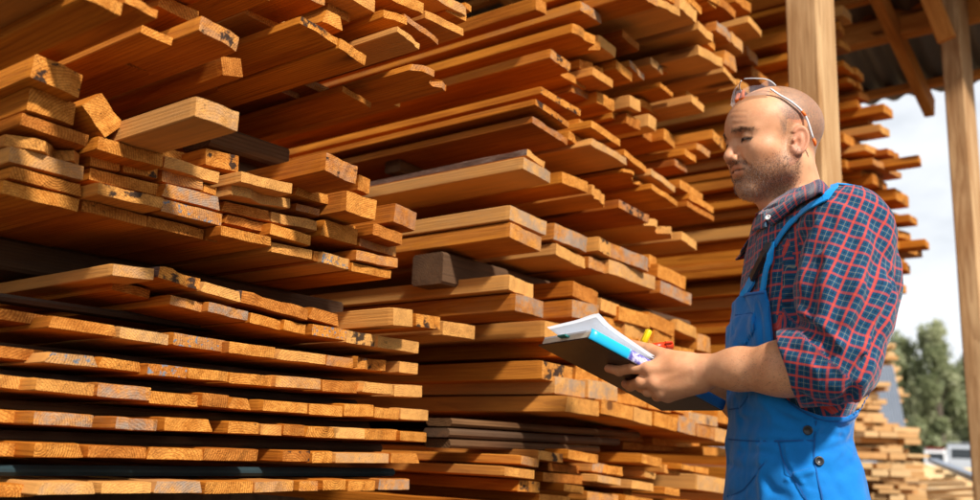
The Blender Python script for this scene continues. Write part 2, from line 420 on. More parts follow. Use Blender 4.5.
bundle('bundle under the book', [
    (562, 395, 412, 601, .09, 417), (601.5, 399, 414, 632, .08, 421), (632.5, 406, 421, 653, .07, 426), (653.5, 411, 426, 676, .065, 432), (676.5, 414, 431, 696, .06, 436, 'g'), (696.5, 423, 436, 713, .05, 440), (713.5, 427, 441, 730, .05, 444, 'p'),
    (590, 431, 439, 650, -.16, 443, 'r'), (652, 437, 445, 700, -.14, 448), (620, 442, 450, 690, -.18, 452, 'r'), (702, 446, 455, 728, -.10, 457), (560, 436, 446, 588, -.30, 448, 'r'),
])
bundle('low loose heap', [
    (536, 449, 459, 565, .02, 463, 'd'), (570, 449, 459, 596, .03, 464), (519, 455, 464.5, 540, .05, 471), (639, 453, 463, 662, .05, 471), (592, 461, 471, 607, .0, 474, 'g'), (607.5, 464, 473, 627, .02, 478, 'x'),
    (505, 466, 476, 533, .06, 479), (598, 474, 482, 620, .05, 488, 'p'), (643, 470, 477, 657, .02, 481, 'p'), (631, 479, 488, 654, .04, 492, 'p'), (664, 486, 494, 680, .03, 497), (680, 463, 469, 695, .04, 472),
    (695.5, 465, 472, 708, .02, 476), (700, 474, 490, 726, .04, 494), (516, 479, 491, 541, .04, 493, 'd'), (562, 483, 491, 585, .03, 495), (540, 493, 504, 568, .04, 507), (585.5, 490, 500, 620, .02, 504), (622, 494, 504, 655, .02, 508),
    (657, 499, 509, 690, .02, 512), (541.5, 471, 481, 595, .0, 486), (690, 478, 486, 700, .0, 494, 'x'), (470, 500, 512, 536, .05, 514), (570, 505, 515, 620, .02, 518), (664, 464, 473, 679, .0, 477), (690, 500, 512, 726, .03, 515),
    (545, 462, 471, 590, -.04, 475, 'r'), (622, 486, 494, 632, -.02, 496, 'r'),
])
bundle('bundle above his head', [
    (658, -4, 4, 679, .20, 9, 'p'), (680, -5, 8, 696, .20, 33), (688, -6, 2, 701, .18, 17), (697, 21, 30, 713, .16, 43, 'p'), (718, 20, 30, 731, .16, 46, 'g'), (731, 31, 42, 744, .14, 54, 'p'), (748, 15, 22, 762, .18, 39, 'p'),
    (720, -5, 4, 735, .16, 20), (708, -6, 1, 716, .16, 13), (699, 45, 55, 722, .14, 68), (724, 48, 63, 736, .12, 73), (722.5, 66, 72, 737, .12, 94, 'p'), (738, 79, 88, 750, .10, 94),
    (640, -30, -18, 690, .18, 4), (690, -30, -14, 718, .16, 8), (736, -8, 2, 752, .14, 14), (712, 30, 42, 724, .08, 54), (714, 8, 18, 720, .1, 24), (745, 46, 56, 760, .04, 66, 'r'), (752, 66, 76, 768, .02, 88, 'r'),
    (636.5, -16, -6, 657.5, .20, 3), (613, -28, -18, 636, .12, -7), (697, 23, 33, 716, .13, 58, 'r'),
    (676, 30, 40, 698, -.12, 56, 'r'), (655, 18, 28, 675.5, -.12, 40, 'r'), (634, 6, 16, 654.5, -.12, 28, 'r'),
], L=3.2)

# ------------------------------------------------------------------ pile behind the post
GQ = 'pile behind the post'
bundle(GQ, [
    (843, 6, 15, 852, .02, 24, 'p'), (840, 39, 45, 850, .02, 53, 'w'), (844, 60, 66, 853, .05, 75), (856, 67, 74, 864, .06, 82), (849, 77, 82, 857, .04, 86), (858, 82, 88, 864, .05, 94), (860, 91, 97, 868, .06, 102),
    (856, 100, 107, 864, .06, 115), (884, 104, 112, 893, .18, 117), (880, 124, 131, 889.5, .15, 137, 'p'), (888, 148, 154, 898, .16, 158, 'r'), (918, 155, 162, 923, .30, 167), (862, 167, 176, 871, .06, 187),
    (872, 174, 184, 890, .10, 190), (897, 188, 199, 908, .18, 208), (909, 214, 221, 918, .20, 226, 'k'), (925, 239, 246, 930, .28, 250), (905, 262, 270, 912, .18, 274, 'r'), (899, 282, 290, 906, .15, 294, 'r'),
    (838, 22, 30, 846, -.02, 36), (866, 118, 124, 878, .07, 130), (845, 133, 142, 868, .02, 152), (868, 143, 150, 884, .1, 156), (846, 160, 168, 862, .02, 176), (874, 158, 164, 900, .14, 168), (845, 182, 190, 862, .0, 200),
    (868, 202, 210, 896, .10, 216), (880, 222, 230, 908, .14, 234), (890, 238, 246, 922, .16, 250), (886, 254, 262, 904, .12, 267), (880, 272, 280, 898, .10, 284),
    (870, 262, 271, 884, .06, 275), (866, 232, 241, 880, .06, 246), (866, 292, 300, 884, .08, 305), (862, 310, 320, 880, .08, 324), (862, 330, 339, 878, .06, 343), (860, 350, 359, 876, .06, 362),
], L=3.4)
# boards inside that pile whose long faces show between the bundles and the man
z = .16
row = 0
gq = random.Random(3)
while z < 3.25:
    h = gq.choice([.026, .045, .05, .032, .05])
    u = 4.02 + gq.uniform(-.06, .10)
    wdt = gq.uniform(.13, .2)
    place_board(GQ, u, u+wdt, z, z+h, gq.uniform(-.04, .03), L=3.2, yaw=gq.uniform(-.01, .01), warp=.006)
    if gq.random() < .6:
        place_board(GQ, u+wdt+.01, u+wdt+.16, z+.002, z+h-.001, gq.uniform(-.04, .04), L=3.0, warp=.004)
    z += h + .004
    row += 1

# ------------------------------------------------------------------ labels of the boards
def label_boards():
    by = {}
    for rec in BOARDS:
        by.setdefault(rec[1], []).append(rec)
    for st, L in by.items():
        L.sort(key=lambda r: r[3])
        gap = .02
        while True:
            rows = []
            for r in L:
                if rows and r[3] - rows[-1][0][3] < gap: rows[-1].append(r)
                else: rows.append([r])
            if len(rows) <= 30: break
            gap += .006
        for k, rw in enumerate(rows):
            rw.sort(key=lambda r: -r[2])
            lo, hi = k+1, len(rows)-k
            if lo <= hi: lv = 'lowest' if lo == 1 else ORD[lo] + ' lowest'
            else: lv = 'highest' if hi == 1 else ORD[hi] + ' highest'
            for i, r in enumerate(rw):
                side = 'sky' if 'post' in st else 'man'
                pos = 'alone' if len(rw) == 1 else ORD[i+1] + f' from the {side}'
                r[0]['label'] = f'{r[4]} plank, {pos} in {lv} row, {st}'
                r[0]['category'] = 'plank'
                r[0]['group'] = f'planks of the {st}'


# ------------------------------------------------------------------ mesh builder
class MB:
    def __init__(s): s.v, s.f, s.m, s.uv = [], [], [], {}
    def add(s, verts, faces, mat=0, uvs=None):
        o = len(s.v)
        s.v += [tuple(map(float, p)) for p in verts]
        for f in faces:
            s.f.append(tuple(i+o for i in f)); s.m.append(mat)
        if uvs is not None:
            for i, u in enumerate(uvs): s.uv[o+i] = u
        return s
    def box(s, c, size, mat=0, M=None, ch=0.0):
        x, y, z = (q/2 for q in size)
        bm = bmesh.new()
        bmesh.ops.create_cube(bm, size=1)
        for v in bm.verts: v.co = Vector((v.co.x*size[0], v.co.y*size[1], v.co.z*size[2]))
        if ch: bmesh.ops.bevel(bm, geom=bm.edges[:], offset=ch, segments=2, affect='EDGES', profile=.7)
        T = Matrix.Translation(Vector(c)) @ (M.to_4x4() if M is not None else Matrix.Identity(4))
        bm.verts.index_update()
        s.add([T @ v.co for v in bm.verts], [[v.index for v in f.verts] for f in bm.faces], mat)
        bm.free(); return s
    def tube(s, pts, r, n=8, mat=0, caps=True):
        pts = [Vector(p) for p in pts]
        rs = r if hasattr(r, '__len__') else [r]*len(pts)
        V, Fc = [], []
        prev = None
        for i, p in enumerate(pts):
            t = (pts[min(i+1, len(pts)-1)] - pts[max(i-1, 0)]).normalized()
            if prev is None:
                a = t.orthogonal().normalized()
            else:
                a = (prev - t*prev.dot(t)).normalized()
            prev = a; b = t.cross(a)
            for k in range(n):
                an = 2*math.pi*k/n
                V.append(p + (a*math.cos(an)+b*math.sin(an))*rs[i])
        for i in range(len(pts)-1):
            for k in range(n):
                Fc.append((i*n+k, i*n+(k+1) % n, (i+1)*n+(k+1) % n, (i+1)*n+k))
        if caps:
            Fc.append(tuple(range(n))[::-1]); Fc.append(tuple((len(pts)-1)*n+k for k in range(n)))
        return s.add(V, Fc, mat)
    def build(s, name, mats, parent=None, smooth=False):
        me = bpy.data.meshes.new(name)
        me.from_pydata(s.v, [], s.f)
        if not hasattr(mats, '__len__'): mats = [mats]
        for m in mats: me.materials.append(m)
        me.polygons.foreach_set('material_index', s.m)
        if s.uv:
            ul = me.uv_layers.new(name='UVMap')
            for lp in me.loops:
                ul.data[lp.index].uv = s.uv.get(lp.vertex_index, (0, 0))
        if smooth: me.polygons.foreach_set('use_smooth', [True]*len(me.polygons))
        me.update()
        ob = bpy.data.objects.new(name, me); COL.objects.link(ob)
        if parent is not None: ob.parent = parent
        return ob

def tag(o, label=None, cat=None, group=None, kind=None):
    if label: o['label'] = label
    if cat: o['category'] = cat
    if group: o['group'] = group
    if kind: o['kind'] = kind
    return o

def empty(name, loc=(0, 0, 0), rz=0):
    o = bpy.data.objects.new(name, None); COL.objects.link(o)
    o.location = loc; o.rotation_euler.z = rz
    o.empty_display_size = .1
    return o

# ------------------------------------------------------------------ ground
def ground_mat():
    t = NT('trodden_dirt')
    co = t.n('ShaderNodeTexCoord').outputs['Object']
    a = t.noise(co, 1.3, 6, .6); b = t.noise(co, 22, 6, .7)
    c = t.mix(t.step(a, .35, .65), (.085, .065, .043), (.135, .102, .070))
    c = t.mix(t.math('MULTIPLY', t.step(b, .5, .7), .5), c, (.16, .12, .08))
    return t.bsdf(c, .95, t.bump(b, .6, .02))
g = MB()
N = 40
gv, gf = [], []
for i in range(N+1):
    for j in range(N+1):
        sx = (i/N*2-1); sy = (j/N*2-1)
        x = math.copysign(abs(sx)**2.2, sx)*600; y = math.copysign(abs(sy)**2.2, sy)*600
        gv.append((x, y, .03*mnoise.noise((x*.3, y*.3, 0)) - .03 if abs(x)+abs(y) > 12 else 0))
for i in range(N):
    for j in range(N):
        a = i*(N+1)+j
        gf.append((a, a+N+1, a+N+2, a+1))
g.add(gv, gf)
tag(g.build('ground', ground_mat(), smooth=True), kind='structure')

# ------------------------------------------------------------------ timbers of the shed
M_POST = wood('planed_post_wood', light=(.60, .39, .20), dark=(.36, .19, .08))
M_RAFTER = wood('rafter_wood', light=(.66, .28, .065), dark=(.46, .16, .03))
def timber(name, c, size, mat, parent=None, seed=0, M=None, wav=.004):
    """A squared timber along its longest side with slightly uneven faces; the mesh runs along its own Y."""
    L = max(size); ax = list(size).index(L)
    o2 = [s for i, s in enumerate(size) if i != ax]
    n = 26
    V, Fc = [], []
    prof = []
    w, h = o2; c_ = .006
    for (sx, sz) in ((-1, -1), (1, -1), (1, 1), (-1, 1)):
        pass
    prof = [(-w/2+c_, -h/2), (w/2-c_, -h/2), (w/2, -h/2+c_), (w/2, h/2-c_), (w/2-c_, h/2), (-w/2+c_, h/2), (-w/2, h/2-c_), (-w/2, -h/2+c_)]
    for k in range(n+1):
        y = -L/2 + L*k/n
        for (a, b) in prof:
            q = mnoise.noise((a*9+seed, y*1.6, b*9))*wav
            V.append((a*(1+q*8), y, b*(1+q*8)))
    for k in range(n):
        for j in range(8):
            Fc.append((k*8+j, (k+1)*8+j, (k+1)*8+(j+1) % 8, k*8+(j+1) % 8))
    Fc.append(tuple(range(8))); Fc.append(tuple(n*8+j for j in range(8))[::-1])
    m = MB(); m.add(V, Fc)
    o = m.build(name, mat, parent)
    if ax == 0: R = Matrix(((0, 1, 0), (1, 0, 0), (0, 0, -1)))
    elif ax == 1: R = Matrix.Identity(3)
    else: R = Matrix(((1, 0, 0), (0, 0, -1), (0, 1, 0)))
    if M is not None: R = M @ R
    o.matrix_local = Matrix.Translation(Vector(c)) @ R.to_4x4()
    for k_, v_ in (('tone', .55), ('grey', 0.0), ('stain', 0.0), ('speckle', 0.0), ('sidegrey', 0.0)): o[k_] = v_
    return o

def post(label, xl, xc, xr, y, t, ztop, tone):
    c = at_depth(xc, y, t)
    d = ray(xl, y); b = CAM + (c[0]-CAM[0])/d[0]*d
    r = on_v(xr, y, c[1])
    du, dv = r[0]-c[0], b[1]-c[1]
    o = timber('wooden_post', (c[0]+du/2, c[1]+dv/2, ztop/2), (du, dv, ztop), M_POST, seed=xl*.1)
    o['tone'] = tone
    tag(o, label, 'post')
    return o, c, du, dv
P1, p1c, p1u, p1v = post('thick rough wooden post standing just behind the bald head of the man', 787, 819, 837, 60, 3.3, 4.6, .6)
P2, p2c, p2u, p2v = post('slender wooden post by the open sky carrying a bolted brace', 942, 962, 972, 60, 4.9, 3.62, .5)
# brace on the slender post and its bolts
bz = at_depth(938, 5, 4.85)
_a, _b = Vector(at_depth(947, 40, 4.86)), Vector(at_depth(922, -22, 4.92))
_y = (_b-_a).normalized(); _x = _y.cross(Vector((0, 1, 0))).normalized(); _z2 = _x.cross(_y)
br = timber('diagonal_brace', (0, 0, 0), (.07, (_b-_a).length, .085), M_RAFTER, seed=5)
br.matrix_world = Matrix(((_x.x, _y.x, _z2.x, 0), (_x.y, _y.y, _z2.y, 0), (_x.z, _y.z, _z2.z, 0), (0, 0, 0, 1)))
br.location = (_a+_b)/2
tag(br, 'short slanting wooden brace between the slender post and the roof beam', 'brace')
for dz_ in (0, .16):
    q = MB(); q.tube([(p2c[0]-.002, p2c[1]+p2v*.5, 3.36+dz_), (p2c[0]-.02, p2c[1]+p2v*.5, 3.36+dz_)], .018, 6)
    bo = q.build('bolt', simple('zinc', (.45, .45, .46), .4, Metallic=.9))
    bo.parent = P2; bo.matrix_parent_inverse = P2.matrix_local.inverted()

# ------------------------------------------------------------------ lean-to roof, falling away along X
RS = math.tan(rad(17.5)); RX, RZ = 5.95, 3.34
roof_z = lambda x: RZ - RS*(x-RX)
roof = empty('lean_to_roof', (RX, 0, RZ))
tag(roof, 'dark corrugated lean-to roof on orange rafters over the lumber', 'roof')
def rchild(o):
    o.parent = roof; o.matrix_parent_inverse = Matrix.Translation((-RX, 0, -RZ)); return o
m = MB()
y0, y1 = -1.25, 3.6
nw = 34*6
V, Fc = [], []
xs = [-1.5, 0, 2, 4, 5, RX+.16]
for i, x in enumerate(xs):
    for j in range(nw+1):
        y = y0 + (y1-y0)*j/nw
        V.append((x, y, roof_z(x) + .016*math.sin(j/6*2*math.pi) + .05))
for i in range(len(xs)-1):
    for j in range(nw):
        a = i*(nw+1)+j
        Fc.append((a, a+nw+1, a+nw+2, a+1))
m.add(V, Fc)
def metal_roof():
    t = NT('dark_roof_sheet')
    co = t.n('ShaderNodeTexCoord').outputs['Object']
    n1 = t.noise(co, 3.0, 5, .6)
    return t.bsdf(t.mix(n1, (.085, .068, .060), (.15, .125, .112)), .55, Metallic=.2)
sh = m.build('roof_sheet', metal_roof(), smooth=True); rchild(sh)
so = sh.modifiers.new('thick', 'SOLIDIFY'); so.thickness = .004
ang = math.atan(RS)
My = Matrix.Rotation(ang, 3, 'Y')
for i, x in enumerate([RX+.02, 5.15, 4.35, 3.55, 2.7, 1.8, .9, 0, -.9]):
    rchild(timber('batten', (x, 1.17, roof_z(x)+.005), (.07, 4.78, .045), M_RAFTER, seed=i, M=None))
for i, y in enumerate([-.07, -1.05, .95, 1.9, 2.9]):
    L = 7.6
    xm = RX+.12-L/2*math.cos(ang)
    rchild(timber('rafter', (xm, y, roof_z(xm)-.085), (L, .06, .13), M_RAFTER, seed=9+i, M=My))
# the beam that ties the posts together under the rafters
bb = on_v(880, 22, 0)
def beam_at(x_px, y_px, u):
    d = ray(x_px, y_px); return CAM + u/d[0]*d
b1 = beam_at(880, 0, p2c[0]+.02)
tb = timber('tie_beam', (p2c[0]+p2u+.05, 1.1, b1[2]-.02), (.09, 4.2, .20), M_RAFTER, seed=2)
tag(tb, 'heavy dark orange tie beam under the roof beside the slender post', 'beam')

# ------------------------------------------------------------------ bearers and stickers between the bundles (they run along X)
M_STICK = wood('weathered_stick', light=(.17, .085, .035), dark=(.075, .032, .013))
nst = 0
def stick(label, x0, y_, x1, h_px, v, depth=.05, grey=.0, group='sticks between the rows of the air-gapped pile', cat='stick', name='spacer_stick'):
    a = on_v(x0, y_, v); b = on_v(x1, y_, v); t = on_v(x0, y_-h_px, v)
    o = timber(name, ((a[0]+b[0])/2, v+depth/2, (a[2]+t[2])/2), (b[0]-a[0], depth, t[2]-a[2]), M_STICK, seed=x0*.3+y_)
    o['tone'] = .5; o['grey'] = 0.0; o['sidegrey'] = grey
    return tag(o, label, cat, group)
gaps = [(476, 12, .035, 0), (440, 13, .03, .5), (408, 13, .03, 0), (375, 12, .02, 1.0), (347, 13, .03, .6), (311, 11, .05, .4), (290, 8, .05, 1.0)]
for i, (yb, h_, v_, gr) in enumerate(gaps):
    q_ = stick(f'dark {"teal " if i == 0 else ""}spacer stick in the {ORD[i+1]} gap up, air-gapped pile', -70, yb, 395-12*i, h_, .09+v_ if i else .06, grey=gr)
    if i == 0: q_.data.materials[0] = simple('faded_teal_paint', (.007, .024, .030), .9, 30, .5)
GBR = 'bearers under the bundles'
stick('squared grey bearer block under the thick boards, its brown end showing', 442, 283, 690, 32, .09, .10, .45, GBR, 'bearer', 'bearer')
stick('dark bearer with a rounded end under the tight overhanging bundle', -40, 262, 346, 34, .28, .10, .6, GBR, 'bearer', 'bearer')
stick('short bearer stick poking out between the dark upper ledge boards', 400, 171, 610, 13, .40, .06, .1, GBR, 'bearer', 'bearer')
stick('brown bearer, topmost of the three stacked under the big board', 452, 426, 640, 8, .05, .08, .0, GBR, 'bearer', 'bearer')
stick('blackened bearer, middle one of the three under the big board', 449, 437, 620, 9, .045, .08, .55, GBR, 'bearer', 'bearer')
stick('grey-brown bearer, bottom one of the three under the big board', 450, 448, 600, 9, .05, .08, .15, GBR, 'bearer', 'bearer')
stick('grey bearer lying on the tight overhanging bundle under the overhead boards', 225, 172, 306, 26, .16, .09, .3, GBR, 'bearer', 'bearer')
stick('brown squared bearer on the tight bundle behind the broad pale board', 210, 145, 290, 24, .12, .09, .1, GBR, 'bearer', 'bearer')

# dark wall added behind all the piles to stop light leaking through
w = MB()
for i in range(46):
    w.box((-2.2+i*.2+.1, 3.62, 1.9), (.194, .03, 3.8), ch=.003)
wl = w.build('light_block_wall', M_STICK); tag(wl, 'dark boarded wall added behind the lumber piles to block leaking light', 'wall')
for k_, v_ in (('tone', .5), ('grey', 0.0), ('stain', 0.0), ('speckle', 0.0), ('sidegrey', .3)): wl[k_] = v_

# ------------------------------------------------------------------ far end of the yard
def far_mat():
    t = NT('far_lumber')
    co = t.n('ShaderNodeTexCoord').outputs['Object']
    at = t.n('ShaderNodeAttribute', attribute_name='tint').outputs['Fac']
    n1 = t.noise(co, 9, 4, .6)
    c = t.mix(t.math('ADD', t.math('MULTIPLY', at, .7), t.math('MULTIPLY', n1, .3)), (.40, .18, .04), (.76, .55, .29))
    return t.bsdf(c, .8)
FB_V, FB_F, FB_T = [], [], []
def far_board(c, size, rz, tint, rx=0.0):
    T = Matrix.Translation(Vector(c)) @ Matrix.Rotation(rz, 4, 'Z') @ Matrix.Rotation(rx, 4, 'Y')
    o = len(FB_V)
    for z in (-.5, .5):
        for y in (-.5, .5):
            for x in (-.5, .5):
                FB_V.append(tuple(T @ Vector((x*size[0], y*size[1], z*size[2]))))
    for f in ((0, 2, 3, 1), (4, 5, 7, 6), (0, 1, 5, 4), (2, 6, 7, 3), (0, 4, 6, 2), (1, 3, 7, 5)):
        FB_F.append(tuple(i+o for i in f)); FB_T.append(tint)
gf_ = random.Random(21)
def far_pile(xl, xr, ytop, depth, seed, L=2.4, ext=.0):
    """A pile whose board ends face the camera between pixel columns xl and xr."""
    a = at_depth(xl, ytop, depth); b = at_depth(xr, ytop, depth)
    ztop = a[2]
    width = math.hypot(b[0]-a[0], b[1]-a[1])
    ex = Vector((b[0]-a[0], b[1]-a[1], 0)).normalized()
    ey = Vector((-ex.y, ex.x, 0))
    rz = math.atan2(ex.y, ex.x)
    z = .12
    g_ = random.Random(seed)
    k = 0
    while z < ztop:
        h = g_.choice([.03, .045, .05])
        x = -.06 + g_.uniform(-.04, .04)
        while x < width - .05:
            wd = g_.uniform(.11, .2)
            wd = min(wd, width - x + g_.uniform(0, .12))
            pr = g_.uniform(-.12, .12)
            c = Vector((a[0], a[1], 0)) + ex*(x+wd/2) + ey*(L/2+pr) + Vector((0, 0, z+h/2))
            far_board(c, (wd-.008, L, h-.004), rz + g_.uniform(-.02, .02), g_.random()*.62)
            x += wd
        z += h + (.03 if k % 3 == 2 else .002)
        k += 1
far_pile(850, 885, 382, 9.0, 1)
far_pile(866, 917, 428, 8.2, 2)
far_pile(860, 912, 456, 7.2, 3)
far_pile(881, 897, 344, 12.4, 5, 1.2)
# pale loose planks lying on a low heap
c0 = at_depth(945, 478, 12.0)
for i in range(26):
    xx = gf_.uniform(905, 1010); yy = gf_.uniform(469, 499)
    q = at_depth(xx, yy, gf_.uniform(9.5, 15))
    far_board(q, (gf_.uniform(2.0, 3.6), gf_.uniform(.14, .22), .04), rad(gf_.uniform(-42, -12)), gf_.uniform(.75, 1.3), rad(gf_.uniform(-3, 6)))
for i in range(60):
    xx = gf_.uniform(900, 1030)
    q = at_depth(xx, 500, gf_.uniform(9.5, 15))
    far_board((q[0], q[1], q[2]*gf_.uniform(.1, 1.0)), (gf_.uniform(2.0, 3.4), gf_.uniform(.14, .22), .045), rad(gf_.uniform(-42, -12)), gf_.uniform(.5, 1.2), 0)
me = bpy.data.meshes.new('far_planks'); me.from_pydata(FB_V, [], FB_F)
at_ = me.attributes.new('tint', 'FLOAT', 'FACE'); at_.data.foreach_set('value', FB_T)
me.materials.append(far_mat())
fo = bpy.data.objects.new('far_planks', me); COL.objects.link(fo)
tag(fo, 'blurred distant piles of sawn boards and loose pale planks', 'planks', kind='stuff')

# leaning grey sheet, grey beam, vans
def quad_slab(name, px, th, mat, label, cat, rib=0):
    P = [Vector(at_depth(x, y, t)) for (x, y, t) in px]
    n = (P[1]-P[0]).cross(P[3]-P[0]).normalized()
    nu = 24
    m = MB(); V = []; Fc = []
    for s_ in (0, 1):
        for i in range(nu+1):
            u = i/nu
            a = P[0].lerp(P[1], u); b = P[3].lerp(P[2], u)
            o_ = n*(th*(s_-.5) + rib*math.sin(u*2*math.pi*8))
            V += [a+o_, b+o_]
    K = 2*(nu+1)
    for i in range(nu):
        a = 2*i
        Fc += [(a, a+1, a+3, a+2), (K+a, K+a+2, K+a+3, K+a+1), (a, a+2, K+a+2, K+a), (a+1, K+a+1, K+a+3, a+3)]
    Fc += [(0, K, K+1, 1), (K-2, K-1, 2*K-1, 2*K-2)]
    m.add(V, Fc)
    return tag(m.build(name, mat), label, cat)
quad_slab('metal_sheet', [(872, 366, 11.6), (893, 366, 11.6), (908, 440, 10.6), (884, 440, 10.6)], .01, simple('galvanised', (.42, .46, .52), .45, 6, .1, Metallic=.3), 'pale grey corrugated sheet leaning behind the far piles of boards', 'metal sheet', .02)
quad_slab('grey_beam', [(932, 458.5, 10.2), (982, 477, 8.6), (982, 484, 8.6), (932, 461.5, 10.2)], .10, simple('grey_paint', (.20, .235, .29), .6, 8, .1), 'slate grey beam lying across the loose pale planks', 'beam')

def van(xc, depth, wpx, ytop, label, body, roofc):
    c = at_depth(xc, ytop, depth)
    W = wpx*depth/F; Hh = c[2]; L = 4.4
    d = Vector((c[0], c[1]-CAM[1], 0)).normalized()
    e = empty('parked_van', (c[0], c[1], 0), math.atan2(d.y, d.x) - math.pi/2)
    tag(e, label, 'van')
    s = MB()
    prof = [(0, .35), (0, Hh*.55), (.10, Hh*.92), (.35, Hh), (L*.8, Hh), (L*.93, Hh*.62), (L, Hh*.5), (L, .35)]
    V = []
    for sx in (-1, 1):
        for (y, z) in prof:
            V.append((sx*W/2*(1 if z < Hh*.6 else .93), y, z))
    n = len(prof)
    Fc = [tuple(range(n))[::-1], tuple(range(n, 2*n))] + [(i, (i+1) % n, n+(i+1) % n, n+i) for i in range(n)]
    s.add(V, Fc); b = s.build('body', body, e)
    bv = b.modifiers.new('bev', 'BEVEL'); bv.width = .05; bv.segments = 2
    MB().box((0, .3+L*.3, Hh+.03), (W*.86, L*.7, .05), ch=.02).build('roof_panel', roofc, e)
    MB().box((0, .055, Hh*.74), (W*.72, .04, Hh*.26), ch=.01, M=Matrix.Rotation(rad(-8), 3, 'X')).build('rear_window', simple('van_glass', (.03, .035, .04), .1), e)
    for sx in (-1, 1):
        for y in (.9, L-.9):
            w_ = MB(); w_.tube([(sx*W/2*.98, y, .33), (sx*(W/2-.2), y, .33)], .33, 20)
            w_.build('wheel', simple('tyre', (.02, .02, .02), .8), e)
        MB().box((sx*W*.43, -.01, Hh*.42), (.10, .04, .28), ch=.01).build('tail_light', simple('tail_red', (.4, .02, .02), .3), e)
    MB().box((0, -.04, .42), (W*.96, .10, .18), ch=.03).build('bumper', simple('bumper_grey', (.08, .08, .08), .6), e)
WHITE = simple('white_paint', (.78, .78, .78), .35)
van(935, 62, 21, 448.5, 'white van with a red roof parked by the far trees', WHITE, simple('red_paint', (.5, .06, .05), .4))
van(962, 66, 29, 443.5, 'light grey van parked by the trees near the slender post', simple('silver_paint', (.50, .53, .57), .35), simple('silver_roof', (.50, .53, .57), .35))

# trees
def leaf_mat():
    t = NT('willow_leaves')
    at = t.n('ShaderNodeAttribute', attribute_name='tint').outputs['Fac']
    c = t.ramp(at, [(0, (.14, .17, .075)), (.5, (.29, .32, .165)), (1, (.47, .48, .30))])
    b = t.n('ShaderNodeBsdfPrincipled', {'Base Color': c, 'Roughness': .65})
    tr = t.n('ShaderNodeBsdfTranslucent', {'Color': t.mix(.5, c, (.52, .55, .30))})
    mx = t.n('ShaderNodeMixShader', {0: .4, 1: b, 2: tr})
    o = t.n('ShaderNodeOutputMaterial', {0: mx})
    return t.m
LEAF = leaf_mat()
TRUNK = simple('tree_bark', (.10, .075, .055), .9, 14, .4, .5)
def tree(xc, depth, ytop, wpx, label, seed):
    g_ = random.Random(seed)
    c = at_depth(xc, ytop, depth); Hh = c[2]; W = wpx*depth/F/2
    e = empty('leafy_tree', (c[0], c[1], 0)); tag(e, label, 'tree', 'trees beyond the yard')
    tr = MB()
    tr.tube([(0, 0, -.1), (.05, .02, Hh*.25), (-.04, .05, Hh*.55), (.02, 0, Hh*.85)], [.40, .30, .18, .06], 8)
    clumps = []
    for i in range(34):
        z = Hh*(.10 + .86*(i+.5)/34)
        f = z/Hh
        rr = W*(1.35*math.sin(math.pi*min(1, (1.04-f)*.62+.02))**.8)
        a = g_.uniform(0, 6.28)
        q = rr*g_.uniform(.25, .85)
        clumps.append((q*math.cos(a), q*math.sin(a), z, W*g_.uniform(.30, .55)))
        if i % 2 == 0:
            tr.tube([(0, 0, z*.75), (q*.5*math.cos(a), q*.5*math.sin(a), z*.9), (q*math.cos(a), q*math.sin(a), z)], [.12, .07, .025], 5)
    tr.build('trunk', TRUNK, e)
    V, Fc, T = [], [], []
    for (x, y, z, r) in clumps:
        base = g_.uniform(.15, .85)
        for k in range(210):
            d = Vector((g_.gauss(0, 1), g_.gauss(0, 1), g_.gauss(0, 1))).normalized()*r*g_.uniform(.35, 1.0)
            p = Vector((x, y, z)) + Vector((d.x, d.y, d.z*1.25))
            if p.z < .3: continue
            a = Vector((g_.gauss(0, 1), g_.gauss(0, 1), g_.gauss(0, 1)-.6)).normalized()
            b = a.orthogonal().normalized()
            s_ = g_.uniform(.07, .17)*depth/36
            o = len(V)
            V += [tuple(p-a*s_), tuple(p+b*s_*.45), tuple(p+a*s_), tuple(p-b*s_*.45)]
            Fc.append((o, o+1, o+2, o+3)); T.append(min(1, max(0, base + g_.uniform(-.3, .3))))
    me = bpy.data.meshes.new('crown'); me.from_pydata(V, [], Fc)
    me.attributes.new('tint', 'FLOAT', 'FACE').data.foreach_set('value', T)
    me.materials.append(LEAF)
    o = bpy.data.objects.new('crown', me); COL.objects.link(o); o.parent = e
tree(897, 74, 338, 46, 'grey-green bushy tree showing between the shirt sleeve and the tallest tree', 1)
tree(934, 72, 322, 46, 'tallest grey-green bushy tree beyond the yard, in the middle of three', 2)
tree(976, 76, 338, 50, 'grey-green bushy tree partly hidden behind the slender post', 3)
for i, (xx, dd, yy, ww) in enumerate([(915, 84, 372, 60), (957, 86, 370, 64)]):
    tree(xx, dd, yy, ww, ['low dark bushy tree filling the gap between the first two tall trees', 'low dark bushy tree seen between tallest tree and slender post'][i], 11+i)

# ------------------------------------------------------------------ sky and sun
SUN_DIR = Vector((-.32, -.80, .74)).normalized()      # towards the sun
w = NT('World', True); scene.world = w.m
sky = w.n('ShaderNodeTexSky', sky_type='NISHITA', sun_disc=False)
sky.sun_elevation = math.asin(SUN_DIR.z)
sky.sun_rotation = math.atan2(SUN_DIR.x, SUN_DIR.y)
sky.air_density = 1.0; sky.dust_density = 2.0
co = w.n('ShaderNodeTexCoord').outputs['Generated']
cl = w.noise(w.vmath('MULTIPLY', co, (2.2, 2.2, 5.0)), 1.6, 6, .55)
mask = w.step(cl, .34, .62)
col = w.mix(w.math('ADD', .50, w.math('MULTIPLY', mask, .50)), sky.outputs[0], (10.4, 10.8, 11.3))
bg = w.n('ShaderNodeBackground', {0: col, 1: .066})
w.n('ShaderNodeOutputWorld', {0: bg})
sl = bpy.data.lights.new('sun', 'SUN'); sl.energy = 4.2; sl.angle = rad(5); sl.color = (1.0, .94, .86)
so_ = bpy.data.objects.new('sun', sl); COL.objects.link(so_)
